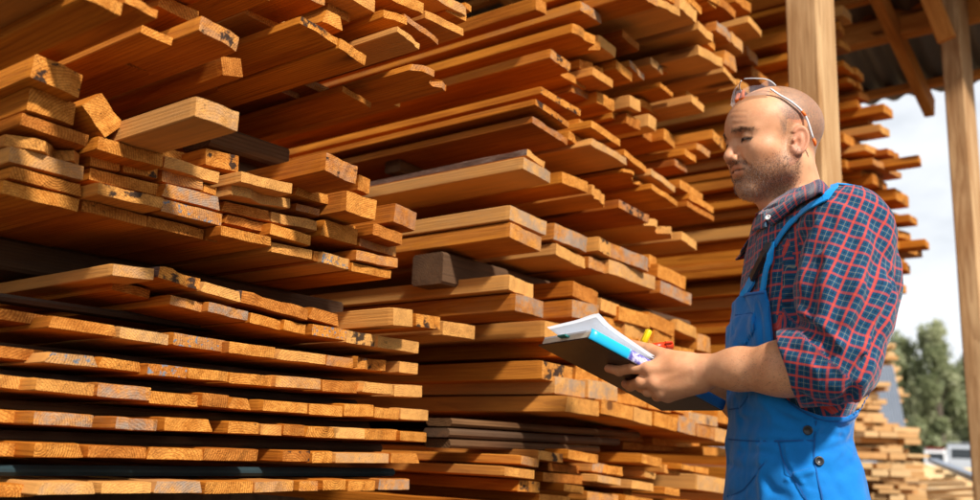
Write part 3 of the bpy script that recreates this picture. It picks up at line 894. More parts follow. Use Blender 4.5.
so_.rotation_euler = (-SUN_DIR).to_track_quat('-Z', 'Y').to_euler()

scene.view_settings.view_transform = 'Standard'
scene.view_settings.look = 'None'
scene.view_settings.exposure = 0.55
scene.view_settings.gamma = 1.0
scene.cycles.use_denoising = True
scene.cycles.max_bounces = 8
scene.cycles.diffuse_bounces = 4
scene.cycles.caustics_reflective = False
scene.cycles.caustics_refractive = False

# ================================================================== the man
Y0 = 1.84
_d = ray(795, 440); _az = np.array([_d[0], _d[1], 0.0]); YV = _az/np.linalg.norm(_az); XV = np.array([YV[1], -YV[0], 0.0])
MO = np.array([CAM[0], CAM[1], 0.0]) + YV*Y0                 # where he stands
MAN_M = Matrix(((XV[0], YV[0], 0, MO[0]), (XV[1], YV[1], 0, MO[1]), (0, 0, 1, MO[2]), (0, 0, 0, 1)))
EYE = np.array([0.0, -Y0, CAM[2]])
def lray(x, y):
    d = ray(x, y); return np.array([d@XV, d@YV, d[2]])
def mp(x, y, dy=0.0):                                        # photo pixel -> man's own frame at depth dy
    d = lray(x, y); return EYE + (dy+Y0)/d[1]*d
_R3 = np.array([XV, YV, [0, 0, 1]])
def proj(p):
    q = np.asarray(p) - EYE; w = _R3.T @ q
    z = w@_fw; return CX + F*(w@RT)/z, CY - F*(w@UP)/z

# ---- signed distance helpers (points are N x 3 arrays)
def smin(a, b, k):
    h = np.clip(.5+.5*(b-a)/k, 0, 1); return b*(1-h)+a*h-k*h*(1-h)
def smax(a, b, k): return -smin(-a, -b, k)
def sph(p, c, r): return np.linalg.norm(p-np.asarray(c), axis=1)-r
def ell(p, c, r, R=None):
    q = p-np.asarray(c)
    if R is not None: q = q @ R
    r = np.asarray(r); k0 = np.linalg.norm(q/r, axis=1); k1 = np.linalg.norm(q/(r*r), axis=1)
    return k0*(k0-1)/np.maximum(k1, 1e-9)
def cone(p, a, b, ra, rb):
    a = np.asarray(a, float); b = np.asarray(b, float); ab = b-a
    t = np.clip(((p-a)@ab)/(ab@ab), 0, 1)
    return np.linalg.norm(p-a-t[:, None]*ab, axis=1)-(ra+(rb-ra)*t)
def chain(p, pts, rs, k=.0):
    d = None
    for i in range(len(pts)-1):
        c = cone(p, pts[i], pts[i+1], rs[i], rs[i+1])
        d = c if d is None else (smin(d, c, k) if k else np.minimum(d, c))
    return d
def bounded(f, p, c, R, m=.03):
    b = np.linalg.norm(p-np.asarray(c), axis=1)-R
    near = b < m
    out = np.maximum(b, m) + 0.0
    if near.any(): out[near] = f(p[near])
    return out

def mesh_sdf(f, lo, hi, h, slack=1.8):
    B = 8; lo = np.asarray(lo, float); bs = B*h
    nb = np.ceil((np.asarray(hi)-lo)/bs).astype(int)
    ii = np.stack(np.meshgrid(*[np.arange(n) for n in nb], indexing='ij'), -1).reshape(-1, 3)
    cd = np.concatenate([f(lo+(c+.5)*bs) for c in np.array_split(ii, max(1, len(ii)//60000))])
    ii = ii[np.abs(cd) < bs*.87*slack]
    loc = np.stack(np.meshgrid(*[np.arange(B+1)]*3, indexing='ij'), -1).reshape(-1, 3)
    D = []
    for c in np.array_split(ii, max(1, len(ii)//150)):
        pts = (c[:, None, :]*B + loc[None]).reshape(-1, 3)*h + lo
        D.append(f(pts).reshape(len(c), B+1, B+1, B+1))
    D = np.concatenate(D)
    S = D < 0
    cnt = np.zeros((len(ii), B, B, B), int)
    cs = [(x, y, z) for x in (0, 1) for y in (0, 1) for z in (0, 1)]
    for (x, y, z) in cs: cnt += S[:, x:x+B, y:y+B, z:z+B]
    act = np.argwhere((cnt > 0) & (cnt < 8))
    bi, ci = act[:, 0], act[:, 1:]
    acc = np.zeros((len(act), 3)); num = np.zeros(len(act))
    for ax in range(3):
        o1, o2 = [a for a in range(3) if a != ax]
        for s1 in (0, 1):
            for s2 in (0, 1):
                a = np.zeros(3, int); a[o1] = s1; a[o2] = s2
                b = a.copy(); b[ax] = 1
                da = D[bi, ci[:, 0]+a[0], ci[:, 1]+a[1], ci[:, 2]+a[2]]; db = D[bi, ci[:, 0]+b[0], ci[:, 1]+b[1], ci[:, 2]+b[2]]
                x = (da < 0) != (db < 0)
                t = np.where(x, da/np.where(x, da-db, 1), 0)
                q = np.tile(a.astype(float), (len(act), 1)); q[:, ax] = t
                acc += q*x[:, None]; num += x
    gcell = ii[bi]*B + ci
    V = (gcell + acc/num[:, None])*h + lo
    Nn = nb*B+2
    key = lambda g: (g[:, 0]*Nn[1]+g[:, 1])*Nn[2]+g[:, 2]
    keys = key(gcell); order = np.argsort(keys); sk = keys[order]
    quads = []
    for ax in range(3):
        o1, o2 = [a for a in range(3) if a != ax]
        sl = [slice(0, B)]*3; sh = [slice(0, B)]*3; sh[ax] = slice(1, B+1)
        s0 = S[:, sl[0], sl[1], sl[2]]; s1 = S[:, sh[0], sh[1], sh[2]]
        e = np.argwhere(s0 != s1)
        if not len(e): continue
        base = ii[e[:, 0]]*B + e[:, 1:]
        flip = s0[e[:, 0], e[:, 1], e[:, 2], e[:, 3]]
        idx = []; ok = np.ones(len(e), bool)
        for (q1, q2) in ((0, 0), (-1, 0), (-1, -1), (0, -1)):
            g_ = base.copy(); g_[:, o1] += q1; g_[:, o2] += q2
            k_ = key(g_); pos = np.clip(np.searchsorted(sk, k_), 0, len(sk)-1)
            ok &= (sk[pos] == k_) & (g_.min(1) >= 0)
            idx.append(order[pos])
        q = np.stack(idx, 1)
        fl = flip if ax != 1 else ~flip
        q = np.where(fl[:, None], q, q[:, ::-1])
        quads.append(q[ok])
    return V, np.concatenate(quads)

def np_mesh(name, V, Q, mats, parent=None, uv=None, col=None, fmat=None, smooth=True):
    me = bpy.data.meshes.new(name)
    V = np.ascontiguousarray(V, dtype=np.float32); Q = np.ascontiguousarray(Q, dtype=np.int32)
    me.vertices.add(len(V)); me.vertices.foreach_set('co', V.ravel())
    me.loops.add(Q.size); me.loops.foreach_set('vertex_index', Q.ravel())
    me.polygons.add(len(Q)); me.polygons.foreach_set('loop_start', np.arange(0, Q.size, 4, dtype=np.int32))
    for m in (mats if hasattr(mats, '__len__') else [mats]): me.materials.append(m)
    if fmat is not None: me.polygons.foreach_set('material_index', fmat.astype(np.int32))
    if smooth: me.polygons.foreach_set('use_smooth', np.ones(len(Q), bool))
    if uv is not None:
        ul = me.uv_layers.new(name='UVMap'); ul.data.foreach_set('uv', np.ascontiguousarray(uv, dtype=np.float32).ravel())
    for k, a in (col or {}).items():
        at = me.attributes.new(k, 'FLOAT', 'POINT'); at.data.foreach_set('value', np.ascontiguousarray(a, dtype=np.float32))
    me.update(calc_edges=True); me.validate()
    ob = bpy.data.objects.new(name, me); COL.objects.link(ob)
    if parent is not None: ob.parent = parent
    return ob

def march(f, x, y, t0=1.2, t1=2.6):
    """first point of the surface f = 0 along the view ray of photo pixel x, y"""
    d = lray(x, y); t = t0
    for _ in range(90):
        v = f((EYE+t*d)[None])[0]
        if v < .0006: break
        t += max(v*.7, .0008)
        if t > t1: break
    return EYE+t*d
def grad(f, p, e=.003):
    p = np.atleast_2d(p)
    g_ = np.stack([f(p+np.eye(3)[i]*e)-f(p-np.eye(3)[i]*e) for i in range(3)], 1)
    return g_/np.maximum(np.linalg.norm(g_, axis=1, keepdims=True), 1e-9)

# ---- frames
def facing(a): return np.array([-math.cos(a), -math.sin(a), 0]), np.array([math.sin(a), -math.cos(a), 0])
BF, BL = facing(rad(17))                          # chest forward / his left (towards the camera)
HF0, HL0 = facing(rad(31.5))
hp, hr_ = rad(2.0), rad(-3.9)
_z = np.array([0, 0, 1.0])
HF = HF0*math.cos(hp) - _z*math.sin(hp); _hu = HF0*math.sin(hp) + _z*math.cos(hp)
HL = HL0*math.cos(hr_) + _hu*math.sin(hr_); HU = -HL0*math.sin(hr_) + _hu*math.cos(hr_)
HR = np.stack([HF, HL, HU], 1)                    # columns: forward, left, up
HO = np.array([-.017, 0, 1.630])                  # between the ears
HS = .965
def H(x, y, z): return HO + HR @ (np.array([x, y, z])*HS)

def head_local(p): return (p-HO) @ HR / HS
def head_sdf(p):
    q = head_local(p); a = q.copy(); a[:, 1] = np.abs(a[:, 1])
    E = lambda c, r, R=None: ell(a, c, r, R)
    C = lambda u, v, ru, rv: cone(a, u, v, ru, rv)
    d = ell(a, (-.003, 0, .043), (.0965, .0765, .077))
    d = smin(d, E((.045, 0, .026), (.057, .060, .055)), .03)
    d = smin(d, E((.036, 0, -.016), (.052, .058, .066)), .03)
    d = smin(d, C((.004, .052, -.036), (.016, .050, -.056), .021, .020), .025)
    d = smin(d, C((.014, .048, -.056), (.060, .013, -.090), .020, .018), .025)
    d = smin(d, E((.063, 0, -.091), (.021, .027, .019)), .02)
    d = smin(d, E((.048, .034, -.046), (.032, .022, .032)), .025)
    d = smin(d, E((.054, .046, -.022), (.024, .017, .014)), .028)
    for zz in (.030, .042, .054):
        d = d + .0006*np.exp(-((a[:, 2]-zz-.004*np.cos(a[:, 1]*60))/.0022)**2)*(a[:, 0] > .06)*(a[:, 1] < .042)
    d = smin(d, E((.062, 0, -.053), (.030, .032, .030)), .02)
    d = smin(d, C((.092, .012, .014), (.070, .046, .016), .0105, .009), .012)
    # eye hollows, eyeballs, lids
    d = smax(d, -E((.1005, .031, .002), (.0225, .020, .0130)), .009)
    d = smin(d, sph(a, (.0755, .0325, .0025), .0138), .004)
    lid = np.maximum(sph(a, (.0763, .0325, .0030), .0156), -(a[:, 2]+.0005+.10*(a[:, 0]-.085)))
    d = smin(d, lid, .0025)
    d = smin(d, C((.084, .022, -.0100), (.074, .042, -.0090), .0030, .002), .010)
    # nose
    d = smin(d, C((.090, 0, .006), (.1035, 0, -.025), .0080, .0092), .008)
    d = smin(d, E((.1050, 0, -.0325), (.0108, .0104, .0090)), .008)
    d = smin(d, E((.0955, .0125, -.0365), (.0110, .0065, .0080)), .004)
    d = smax(d, -E((.097, .0068, -.0445), (.0060, .0032, .0040)), .003)
    d = smax(d, -C((.095, .0220, -.026), (.085, .0215, -.044), .0026, .0028), .004)
    # mouth
    d = smin(d, C((.0890, 0, -.0520), (.074, .026, -.0580), .0066, .0034), .004)
    d = smin(d, C((.0870, 0, -.0650), (.074, .024, -.0604), .0076, .0036), .004)
    d = smax(d, -C((.097, 0, -.0582), (.076, .029, -.0601), .0028, .0020), .002)
    d = smax(d, -E((.090, 0, -.0755), (.010, .018, .0055)), .007)
    d = smax(d, -C((.092, .018, -.036), (.080, .036, -.058), .0030, .0022), .007)
    # ear
    ca, sa = math.cos(.20), math.sin(.20)
    Re = np.array([[ca, 0, -sa], [0, 1, 0], [sa, 0, ca]])
    Rt = np.array([[1, 0, 0], [.42, .9, 0], [0, 0, 1]])
    e = a-np.array([-.003, .0765, -.008]); e = e @ Re / .88
    lob = np.sqrt((e[:, 0]/.0185)**2 + ((e[:, 2])/.032)**2)
    pl = np.abs(e[:, 1]+e[:, 0]*.38)-.0032
    ear = smax((lob-1)*.018, pl, .004)
    rim = np.sqrt(((lob-.90)*.0185)**2 + (e[:, 1]+e[:, 0]*.38-.0035)**2)-.0034
    rim = np.where((e[:, 0] < .012) | (np.abs(e[:, 2]) > .014), rim, .01)
    ear = smin(ear, rim, .003)
    ear = smin(ear, ell(e, (-.004, .0015, .003), (.0065, .0055, .016)), .004)
    ear = smin(ear, ell(e, (.012, .002, -.005), (.004, .004, .006)), .004)
    ear = smin(ear, ell(e, (.002, .000, -.026), (.0085, .0045, .0085)), .006)
    ear = smax(ear, -ell(e, (.0045, .0060, -.006), (.0065, .0065, .0095)), .003)
    d = smin(d, ear*.88, .006)
    # neck
    d = smin(d, C((-.020, 0, -.035), (-.050, 0, -.155), .055, .058), .03)
    d = smin(d, C((-.02, .040, -.05), (-.02, .02, -.15), .020, .018), .03)
    d = smin(d, C((.030, 0, -.105), (-.012, 0, -.165), .016, .030), .03)
    return d*HS

# ---- book: near long edge B-C, far edge A-D
dyB = -.19
pB = mp(588, 337, dyB)
best = None
for a_ in np.linspace(-.10, .12, 45):
    A_ = mp(538, 344, a_)
    for c_ in np.linspace(-.22, .14, 61):
        C_ = mp(722, 409, c_)
        u_, v_ = A_-pB, C_-pB
        e_ = abs(u_@v_)/(np.linalg.norm(u_)*np.linalg.norm(v_))*1.0 + abs(np.linalg.norm(u_)-.205)*6 + abs(np.linalg.norm(v_)-.305)*2
        if best is None or e_ < best[0]: best = (e_, A_, C_)
pA, pC = best[1], best[2]
bx = (pC-pB); BKL = np.linalg.norm(bx); bx /= BKL
by = (pA-pB); by -= bx*(by@bx); BKW = np.linalg.norm(by); by /= BKW
bn = np.cross(bx, by)
if bn[2] < 0: bn = -bn
def BK(x, y, z): return pB + bx*x + by*y + bn*z
def book_plane(x, y, off=0.0):
    d = lray(x, y); t = ((pB+bn*off-EYE)@bn)/(d@bn); return EYE+t*d

# ---- arms and hands
def edge_at(xpx):                                            # point of the near edge under pixel column xpx
    s = np.linspace(0, BKL, 200); P = np.array([BK(q, 0, 0) for q in s])
    xs_ = np.array([proj(p)[0] for p in P]); return P[np.argmin(abs(xs_-xpx))]
dyE = edge_at(655)[1]
L_SH, L_EL, L_WR = mp(850, 232, -.185), mp(838, 366, -.225), mp(704, 370, dyE-.015)
R_SH = L_SH - BL*.385; R_EL = R_SH + BF*.03 + np.array([0, 0, -.285]) - BL*.03
R_WR = mp(702, 372, dyE+.165)
def fing(pts, rs): return [np.asarray(q) for q in pts], rs
dn = dyE-.012
def under(x, y, r): return book_plane(x, y, -.002) - bn*(r+.001)
LW = L_WR
Ki, Km, Kr, Kp = mp(649, 369, dn-.006), mp(655, 383, dn-.008), mp(661, 392, dn+.004), mp(668, 396, dn+.020)
FING = [
    fing([Ki, mp(634, 367.5, dn-.002), under(621, 366, .0085), under(610, 364, .0078)], [.0118, .0104, .0094, .0080]),
    fing([Km, mp(641, 382, dn-.002), under(632, 381, .009), under(627, 379.5, .008)], [.0118, .0108, .0099, .0086]),
    fing([Kr, mp(648, 391, dn+.012), mp(641, 387, dn+.04), mp(640, 382, dn+.055)], [.0108, .0098, .009, .008]),
    fing([Kp, mp(657, 396, dn+.030), mp(652, 392, dn+.052)], [.0098, .0088, .0078]),
]
def over(x, y, r): return book_plane(x, y, .030) + bn*(r+.001)
THUMB = fing([mp(690, 362, dn+.002), mp(668, 356.5, dn+.006), mp(650, 349.5, dn+.024), mp(632, 344, dn+.046)], [.0165, .0130, .0110, .0085])
def left_hand(p):
    d = cone(p, LW, mp(676, 366, dn-.006), .026, .020)
    w2 = mp(700, 378, dn+.004)
    for K, r in ((Ki, .0145), (Km, .0150), (Kr, .0140), (Kp, .0125)):
        d = smin(d, cone(p, w2 if K is not Ki else LW, K, .022, r), .014)
    d = smin(d, cone(p, mp(686, 368, dn), mp(662, 363, dn+.002), .018, .013), .014)
    d = smin(d, chain(p, *THUMB, k=.004), .012)
    for pts, rs in FING:
        fd = chain(p, pts, rs, k=.004)
        for kx, r in zip(pts[1:-1], rs[1:-1]): fd = smin(fd, sph(p, kx, r*1.03), .003)
        d = smin(d, fd, .0045)
    for K in (Ki, Km, Kr):                                   # knuckles and tendons
        d = smin(d, sph(p, K+np.array([0, -.004, 0]), .0108), .006)
        d = smin(d, cone(p, K+np.array([0, -.007, .0]), LW+np.array([-.02, -.020, 0]), .004, .002), .008)
    return d
RH = [mp(682, 368, dyE+.12), mp(676, 372, dyE+.12), mp(672, 378, dyE+.125), mp(672, 383, dyE+.13)]
def right_hand(p):
    d = cone(p, R_WR, mp(686, 370, dyE+.13), .026, .022)
    for i, K in enumerate(RH):
        d = smin(d, cone(p, R_WR, K, .02, .013), .012)
        q = K + np.array([-.025, -.012, -.004]); q2 = q + np.array([-.012, -.022, -.006])
        d = smin(d, chain(p, [K, q, q2], [.0105, .0095, .008], k=.003), .004)
    d = smin(d, chain(p, [R_WR, mp(684, 360, dyE+.10), mp(672, 356, dyE+.085), mp(664, 358, dyE+.07)], [.018, .013, .011, .0085], k=.004), .01)
    return d
def fore(p, el, wr):
    m = el*.62+wr*.38; v = (wr-el)/np.linalg.norm(wr-el)
    d = chain(p, [el, m, el*.28+wr*.72, wr], [.042, .0405, .0320, .0265], k=.03)
    d = smin(d, cone(p, el+np.array([-.03, 0, -.012]), el*.5+wr*.5+np.array([0, 0, -.010]), .036, .028), .02)
    return d

# ---- trunk: ellipse at every height, read off the two outlines
TT = np.array([  # photo row, front column, back column, half breadth
    (198, 772, 838, .085), (212, 758, 858, .135), (228, 752, 876, .170), (250, 746, 888, .188), (275, 742, 897, .195), (300, 739, 896, .195), (335, 736, 887, .186),
    (370, 735, 871, .176), (400, 734, 856, .168), (422, 733.5, 846, .162), (438, 733, 842, .160), (452, 732.5, 846, .166), (470, 731, 854, .174), (500, 729, 862, .182), (540, 727, 866, .186)])
tz, tc, ta, tb_ = [], [], [], []
sA, cA = math.sin(rad(17)), math.cos(rad(17))
for (y_, xf, xb, b_) in TT:
    pf, pb = mp(xf, y_, 0), mp(xb, y_, 0)
    half = (pb[0]-pf[0])/2
    tz.append((pf[2]+pb[2])/2); tc.append((pf[0]+pb[0])/2); tb_.append(b_)
    ta.append(math.sqrt(max(.03**2, half**2-(b_*sA)**2))/cA)
tz, tc, ta, tb_ = [np.array(q)[::-1] for q in (tz, tc, ta, tb_)]
def trunk(p, inset=0.0):
    z = p[:, 2]
    c = np.interp(z, tz, tc); a = np.interp(z, tz, ta)-inset; b = np.interp(z, tz, tb_)-inset
    qx = p[:, 0]-c; qy = p[:, 1]
    f = qx*BF[0]+qy*BF[1]; l = qx*BL[0]+qy*BL[1]
    n_ = 2.35
    k = ((np.abs(f)/a)**n_+(np.abs(l)/b)**n_)**(1/n_)
    rr = np.sqrt(f*f+l*l)
    d = (k-1)*np.where(k > 1e-6, rr/np.maximum(k, 1e-6), a)
    top = z-(tz[-1]+.004)
    return smax(d*.9, top, .03)
def trunk_fl(p):
    c = np.interp(p[:, 2], tz, tc)
    return (p[:, 0]-c)*BF[0]+p[:, 1]*BF[1], (p[:, 0]-c)*BL[0]+p[:, 1]*BL[1]

NECKB = H(-.050, 0, -.170)
def body_sdf(p):
    hd = bounded(head_sdf, p, H(0, 0, -.02), .22)
    d = smax(trunk(p, .022), -(p[:, 2]-.92), .01)
    d = smin(d, hd, .02)
    for sh, el, wr in ((L_SH, L_EL, L_WR), (R_SH, R_EL, R_WR)):
        d = smin(d, chain(p, [NECKB+np.array([0, 0, -.02]), sh, el], [.045, .052, .044], k=.02), .03)
        d = smin(d, fore(p, el, wr), .012)
    d = smin(d, bounded(left_hand, p, mp(660, 372, dn), .14), .010)
    d = smin(d, bounded(right_hand, p, mp(682, 372, dyE+.13), .13), .010)
    return d

# ---- clothes
def spline(pts, n):
    pts = np.array(pts, float); out = []
    P = np.vstack([2*pts[0]-pts[1], pts, 2*pts[-1]-pts[-2]])
    for i in range(1, len(P)-2):
        for k in range(n):
            t = k/n
            out.append(.5*((2*P[i])+(P[i+1]-P[i-1])*t+(2*P[i-1]-5*P[i]+4*P[i+1]-P[i+2])*t*t+(3*P[i]-P[i-1]-3*P[i+1]+P[i+2])*t**3))
    out.append(pts[-1]); return np.array(out)
def wrinkle(p, amp, s, seed=0):
    g_ = np.random.RandomState(seed); d = np.zeros(len(p))
    for i in range(7):
        k = g_.normal(size=3); k /= np.linalg.norm(k); k *= s*g_.uniform(.6, 1.7)
        w_ = g_.normal(size=3)*s*.45
        d += np.sin(p@k*6.283 + 1.6*np.sin(p@w_*6.283+g_.uniform(0, 6)) + g_.uniform(0, 6))
    return d/7*amp
def seg_d(p, a, b):
    ab = b-a; t = np.clip(((p-a)@ab)/max(ab@ab, 1e-9), 0, 1)
    return np.linalg.norm(p-a-t[:, None]*ab, axis=1)
def creases(p, items):
    """items: (list of points, depth, width): depth > 0 cuts a fold, depth < 0 raises a ridge"""
    d = np.zeros(len(p))
    for pts, dep, wid in items:
        c = sum(pts)/len(pts); R = max(np.linalg.norm(q-c) for q in pts)+wid*3
        m = np.linalg.norm(p-c, axis=1) < R
        if not m.any(): continue
        s = None
        for a, b in zip(pts[:-1], pts[1:]):
            e = seg_d(p[m], a, b); s = e if s is None else np.minimum(s, e)
        d[m] += dep*np.exp(-(s/wid)**2)
    return d

LS_A, LS_B, LS_C = mp(846, 236, -.180), mp(836, 362, -.222), mp(786, 368, L_EL[1]*.62+L_WR[1]*.38)
RS_A = LS_A-BL*.375; RS_C = R_EL*.62+R_WR*.38
cuff_n = (L_WR-L_EL)/np.linalg.norm(L_WR-L_EL)
cuff_end = mp(789, 366, (L_EL*.62+L_WR*.38)[1])
# tilt of the cuff opening as the photo shows it
ct = mp(781, 336, cuff_end[1]); cb = mp(800, 395, cuff_end[1])
cdir = (cb-ct)/np.linalg.norm(cb-ct); cuff_pl = np.cross(cdir, np.array([0, 1.0, 0])); cuff_pl /= np.linalg.norm(cuff_pl)
if cuff_pl[0] > 0: cuff_pl = -cuff_pl
cuff_pl = cuff_pl + np.array([0, .14, 0]); cuff_pl /= np.linalg.norm(cuff_pl)
def cuff_s(p): return (p-cuff_end)@cuff_pl                   # > 0 beyond the sleeve's end
def sleeve_l(p):
    d = chain(p, [LS_A, LS_A*.5+LS_B*.5+np.array([.006, 0, 0]), LS_B], [.079, .0715, .066], k=.03)
    e = cone(p, LS_B+np.array([0, 0, -.002]), LS_C, .063, .053)
    d = smin(d, e, .018)
    s = cuff_s(p)
    cf = cone(p, LS_B, LS_C+cuff_n*.06, .064, .0535)-.0075
    cf = np.maximum(cf, np.abs(s+.026)-.026)
    d = np.maximum(d, s+.004)
    return np.minimum(d, cf)
def sleeve_r(p):
    d = chain(p, [RS_A, R_EL], [.080, .066], k=.02)
    d = smin(d, cone(p, R_EL, RS_C, .062, .050), .02)
    return np.maximum(d, (p-RS_C)@((R_WR-R_EL)/np.linalg.norm(R_WR-R_EL)))
def shirt_base(p):
    d = trunk(p)
    for sh in (LS_A, RS_A):
        d = smin(d, cone(p, NECKB+np.array([0, 0, -.012]), sh+np.array([0, 0, .012]), .050, .070), .04)
    s = smin(sleeve_l(p), sleeve_r(p), .001)
    return smin(d, s, .007)
def on_shirt(x, y): return march(shirt_base, x, y)
def path(f, pts): return [march(f, *q) for q in pts]
SHIRT_CR = [(path(shirt_base, q), d_, w_) for q, d_, w_ in [
    ([(893, 276), (886, 308), (872, 350), (862, 372)], .014, .008),
    ([(888, 288), (880, 320), (866, 352)], -.006, .010),
    ([(808, 223), (796, 250), (791, 285), (788, 318)], .009, .010),
    ([(816, 224), (806, 250), (801, 285)], -.004, .010),
    ([(790, 318), (806, 324), (826, 340), (834, 356)], .012, .008),
    ([(800, 312), (822, 326), (838, 345)], -.006, .010),
    ([(812, 352), (828, 362), (838, 378)], .009, .006), ([(822, 340), (838, 356), (850, 372)], .007, .007),
    ([(846, 352), (838, 368), (832, 380)], .006, .006),
    ([(874, 222), (880, 250), (872, 290), (860, 330)], .004, .014), ([(850, 215), (852, 250), (846, 300)], .003, .016),
    ([(866, 240), (862, 280), (850, 320)], -.003, .014), ([(828, 240), (822, 290), (826, 320)], -.003, .014),
    ([(775, 262), (782, 290), (784, 320)], .005, .010), ([(768, 250), (778, 280)], -.003, .010),
    ([(890, 258), (880, 264), (872, 280)], .004, .010), ([(836, 196), (862, 208), (882, 226)], .003, .009),
    ([(800, 395), (815, 404), (835, 404), (852, 392)], .006, .007), ([(858, 372), (852, 390), (846, 406)], .006, .008),
    ([(872, 356), (862, 380), (856, 398)], -.005, .009),
    ([(878, 262), (868, 300), (854, 336)], .005, .007), ([(820, 262), (812, 292), (812, 318)], .005, .007), ([(842, 262), (838, 300), (832, 330)], .0035, .008),
    ([(806, 330), (818, 344), (824, 360)], .006, .005), ([(856, 330), (848, 350), (850, 366)], .005, .006), ([(832, 215), (830, 232), (820, 248)], .004, .007), ([(790, 348), (806, 352), (822, 366)], .004, .005),
]]
def shirt_sdf(p):
    d0 = trunk(p); und = np.zeros(len(p))
    m_ = (np.abs(d0) < .04) & (p[:, 2] < mp(780, 285, -.15)[2])
    if m_.any(): und[m_] = .010*np.clip((-poly2(to_near(p[m_]), OV_POLY)-.006)/.012, 0, 1)
    und *= (np.minimum(sleeve_l(p), sleeve_r(p)) > .012)
    d = shirt_base(p)+und+1.9*creases(p, SHIRT_CR)+wrinkle(p, .0080, 6.0, 3)+wrinkle(p, .003, 15.0, 5)
    neck = chain(p, [H(-.020, 0, -.06), H(-.042, 0, -.135), NECKB+np.array([0, 0, .0])], [.066, .064, .054])
    d = np.maximum(d, -neck)
    return np.maximum(d, -(p[:, 2]-.97))

# dungarees: the trunk a little larger, kept where the photo shows blue cloth
OV_POLY = [(690, 312), (727, 300), (745, 293), (766, 290), (770, 304), (773, 335), (775, 380), (786, 398), (802, 409), (822, 416), (846, 417), (860, 408), (869, 392), (880, 372), (905, 366), (960, 420), (960, 700), (600, 700), (600, 330)]
def poly2(p, poly):
    """signed distance to a polygon given in photo pixels, in metres, taken on the near side"""
    q = p-EYE
    w_ = q @ _R3
    z_ = w_@_fw
    X = CX+F*(w_@RT)/z_; Y = CY-F*(w_@UP)/z_
    # the far half of the body takes the same cut mirrored through the trunk's own plane
    d = np.full(len(p), 1e9); s = np.ones(len(p)); n_ = len(poly)
    for i in range(n_):
        ax_, ay = poly[i]; bx_, by_ = poly[i-1]
        ex, ey = bx_-ax_, by_-ay; wx, wy = X-ax_, Y-ay
        t = np.clip((wx*ex+wy*ey)/(ex*ex+ey*ey), 0, 1)
        d = np.minimum(d, (wx-ex*t)**2+(wy-ey*t)**2)
        c1 = Y >= ay; c2 = Y < by_; c3 = ex*wy > ey*wx
        s = np.where((c1 & c2 & c3) | (~c1 & ~c2 & ~c3), -s, s)
    return s*np.sqrt(d)/530.0
def to_near(p):
    """reflect the far half of the trunk onto the near half"""
    f, l = trunk_fl(p)
    q = p.copy(); m = l < 0
    q[m] = q[m] - 2*l[m][:, None]*BL
    return q
LEG = [(.088, .86), (.094, .50), (.098, .07)]
def legs(p):
    d = None
    c = np.interp(.93, tz, tc)
    for s in (-1, 1):
        P = [np.array([c, 0, z]) + BL*s*x + BF*(.0 if i != 1 else .015) for i, (x, z) in enumerate(LEG)]
        e = chain(p, P, [.105, .080, .075], k=.03)
        d = e if d is None else np.minimum(d, e)
    return np.maximum(d, -(p[:, 2]-.05))
def ov_base(p):
    d = trunk(p)-.0085
    z = p[:, 2]
    low = np.maximum(d, -(z-.86))
    return smin(low, legs(p), .05)
OV_CR = [(path(ov_base, q), d_, w_) for q, d_, w_ in [
    ([(727, 440), (760, 441), (790, 441), (812, 440)], .0035, .0035), ([(727, 436), (760, 437), (790, 437), (812, 436)], -.0015, .003),
    ([(815, 420), (814, 440), (814, 458), (818, 478), (822, 500)], .004, .0035),
    ([(779, 442), (782, 458), (789, 474), (800, 490), (806, 502)], .005, .0045), ([(783, 442), (787, 458), (794, 472), (805, 488)], -.003, .005),
    ([(786, 473), (800, 467), (812, 464)], .006, .0045), ([(788, 478), (804, 472), (814, 470)], -.004, .006), ([(797, 488), (808, 486), (818, 488)], .005, .004),
    ([(744, 489), (755, 476), (765, 462)], .004, .004), ([(728, 495), (738, 493), (744, 489)], .003, .004),
    ([(724, 409), (739, 408), (747, 396)], .003, .003), ([(745, 442), (744, 470), (742, 500)], .0015, .006),
    ([(853, 436), (840, 436), (822, 433)], .004, .006), ([(852, 442), (838, 446), (824, 452)], .004, .006), ([(848, 430), (836, 424), (820, 421)], .004, .006),
    ([(850, 448), (842, 462), (832, 478)], .004, .007), ([(855, 450), (852, 470), (846, 495)], .003, .008),
    ([(735, 400), (760, 412), (800, 424)], .003, .010), ([(740, 425), (770, 428), (800, 432)], .002, .008), ([(760, 398), (790, 412), (812, 430)], -.003, .010),
    ([(760, 450), (762, 480), (764, 500)], -.003, .012), ([(830, 470), (840, 490), (848, 505)], .004, .008),
    ([(727, 447), (742, 452), (760, 451), (776, 455)], .0035, .006), ([(728, 462), (744, 470), (758, 468)], .003, .007), ([(822, 470), (834, 474), (850, 470)], .004, .007),
    ([(819, 452), (832, 450), (846, 444)], .005, .005), ([(826, 485), (838, 478), (852, 462)], .005, .007), ([(765, 478), (772, 490), (786, 496)], .004, .007), ([(826, 428), (838, 430), (852, 425)], .004, .005),
    ([(727, 415), (745, 420), (765, 421)], .004, .008), ([(770, 405), (784, 418), (800, 424)], .004, .007), ([(730, 360), (742, 372), (760, 372)], .004, .008), ([(742, 300), (748, 312), (758, 318)], .003, .006),
    ([(735, 330), (745, 355), (748, 385)], .003, .010), ([(757, 305), (762, 330), (763, 350)], .003, .007),
]]
FLAP = [(727.5, 318), (754, 313), (753, 333), (744, 346), (727, 351)]
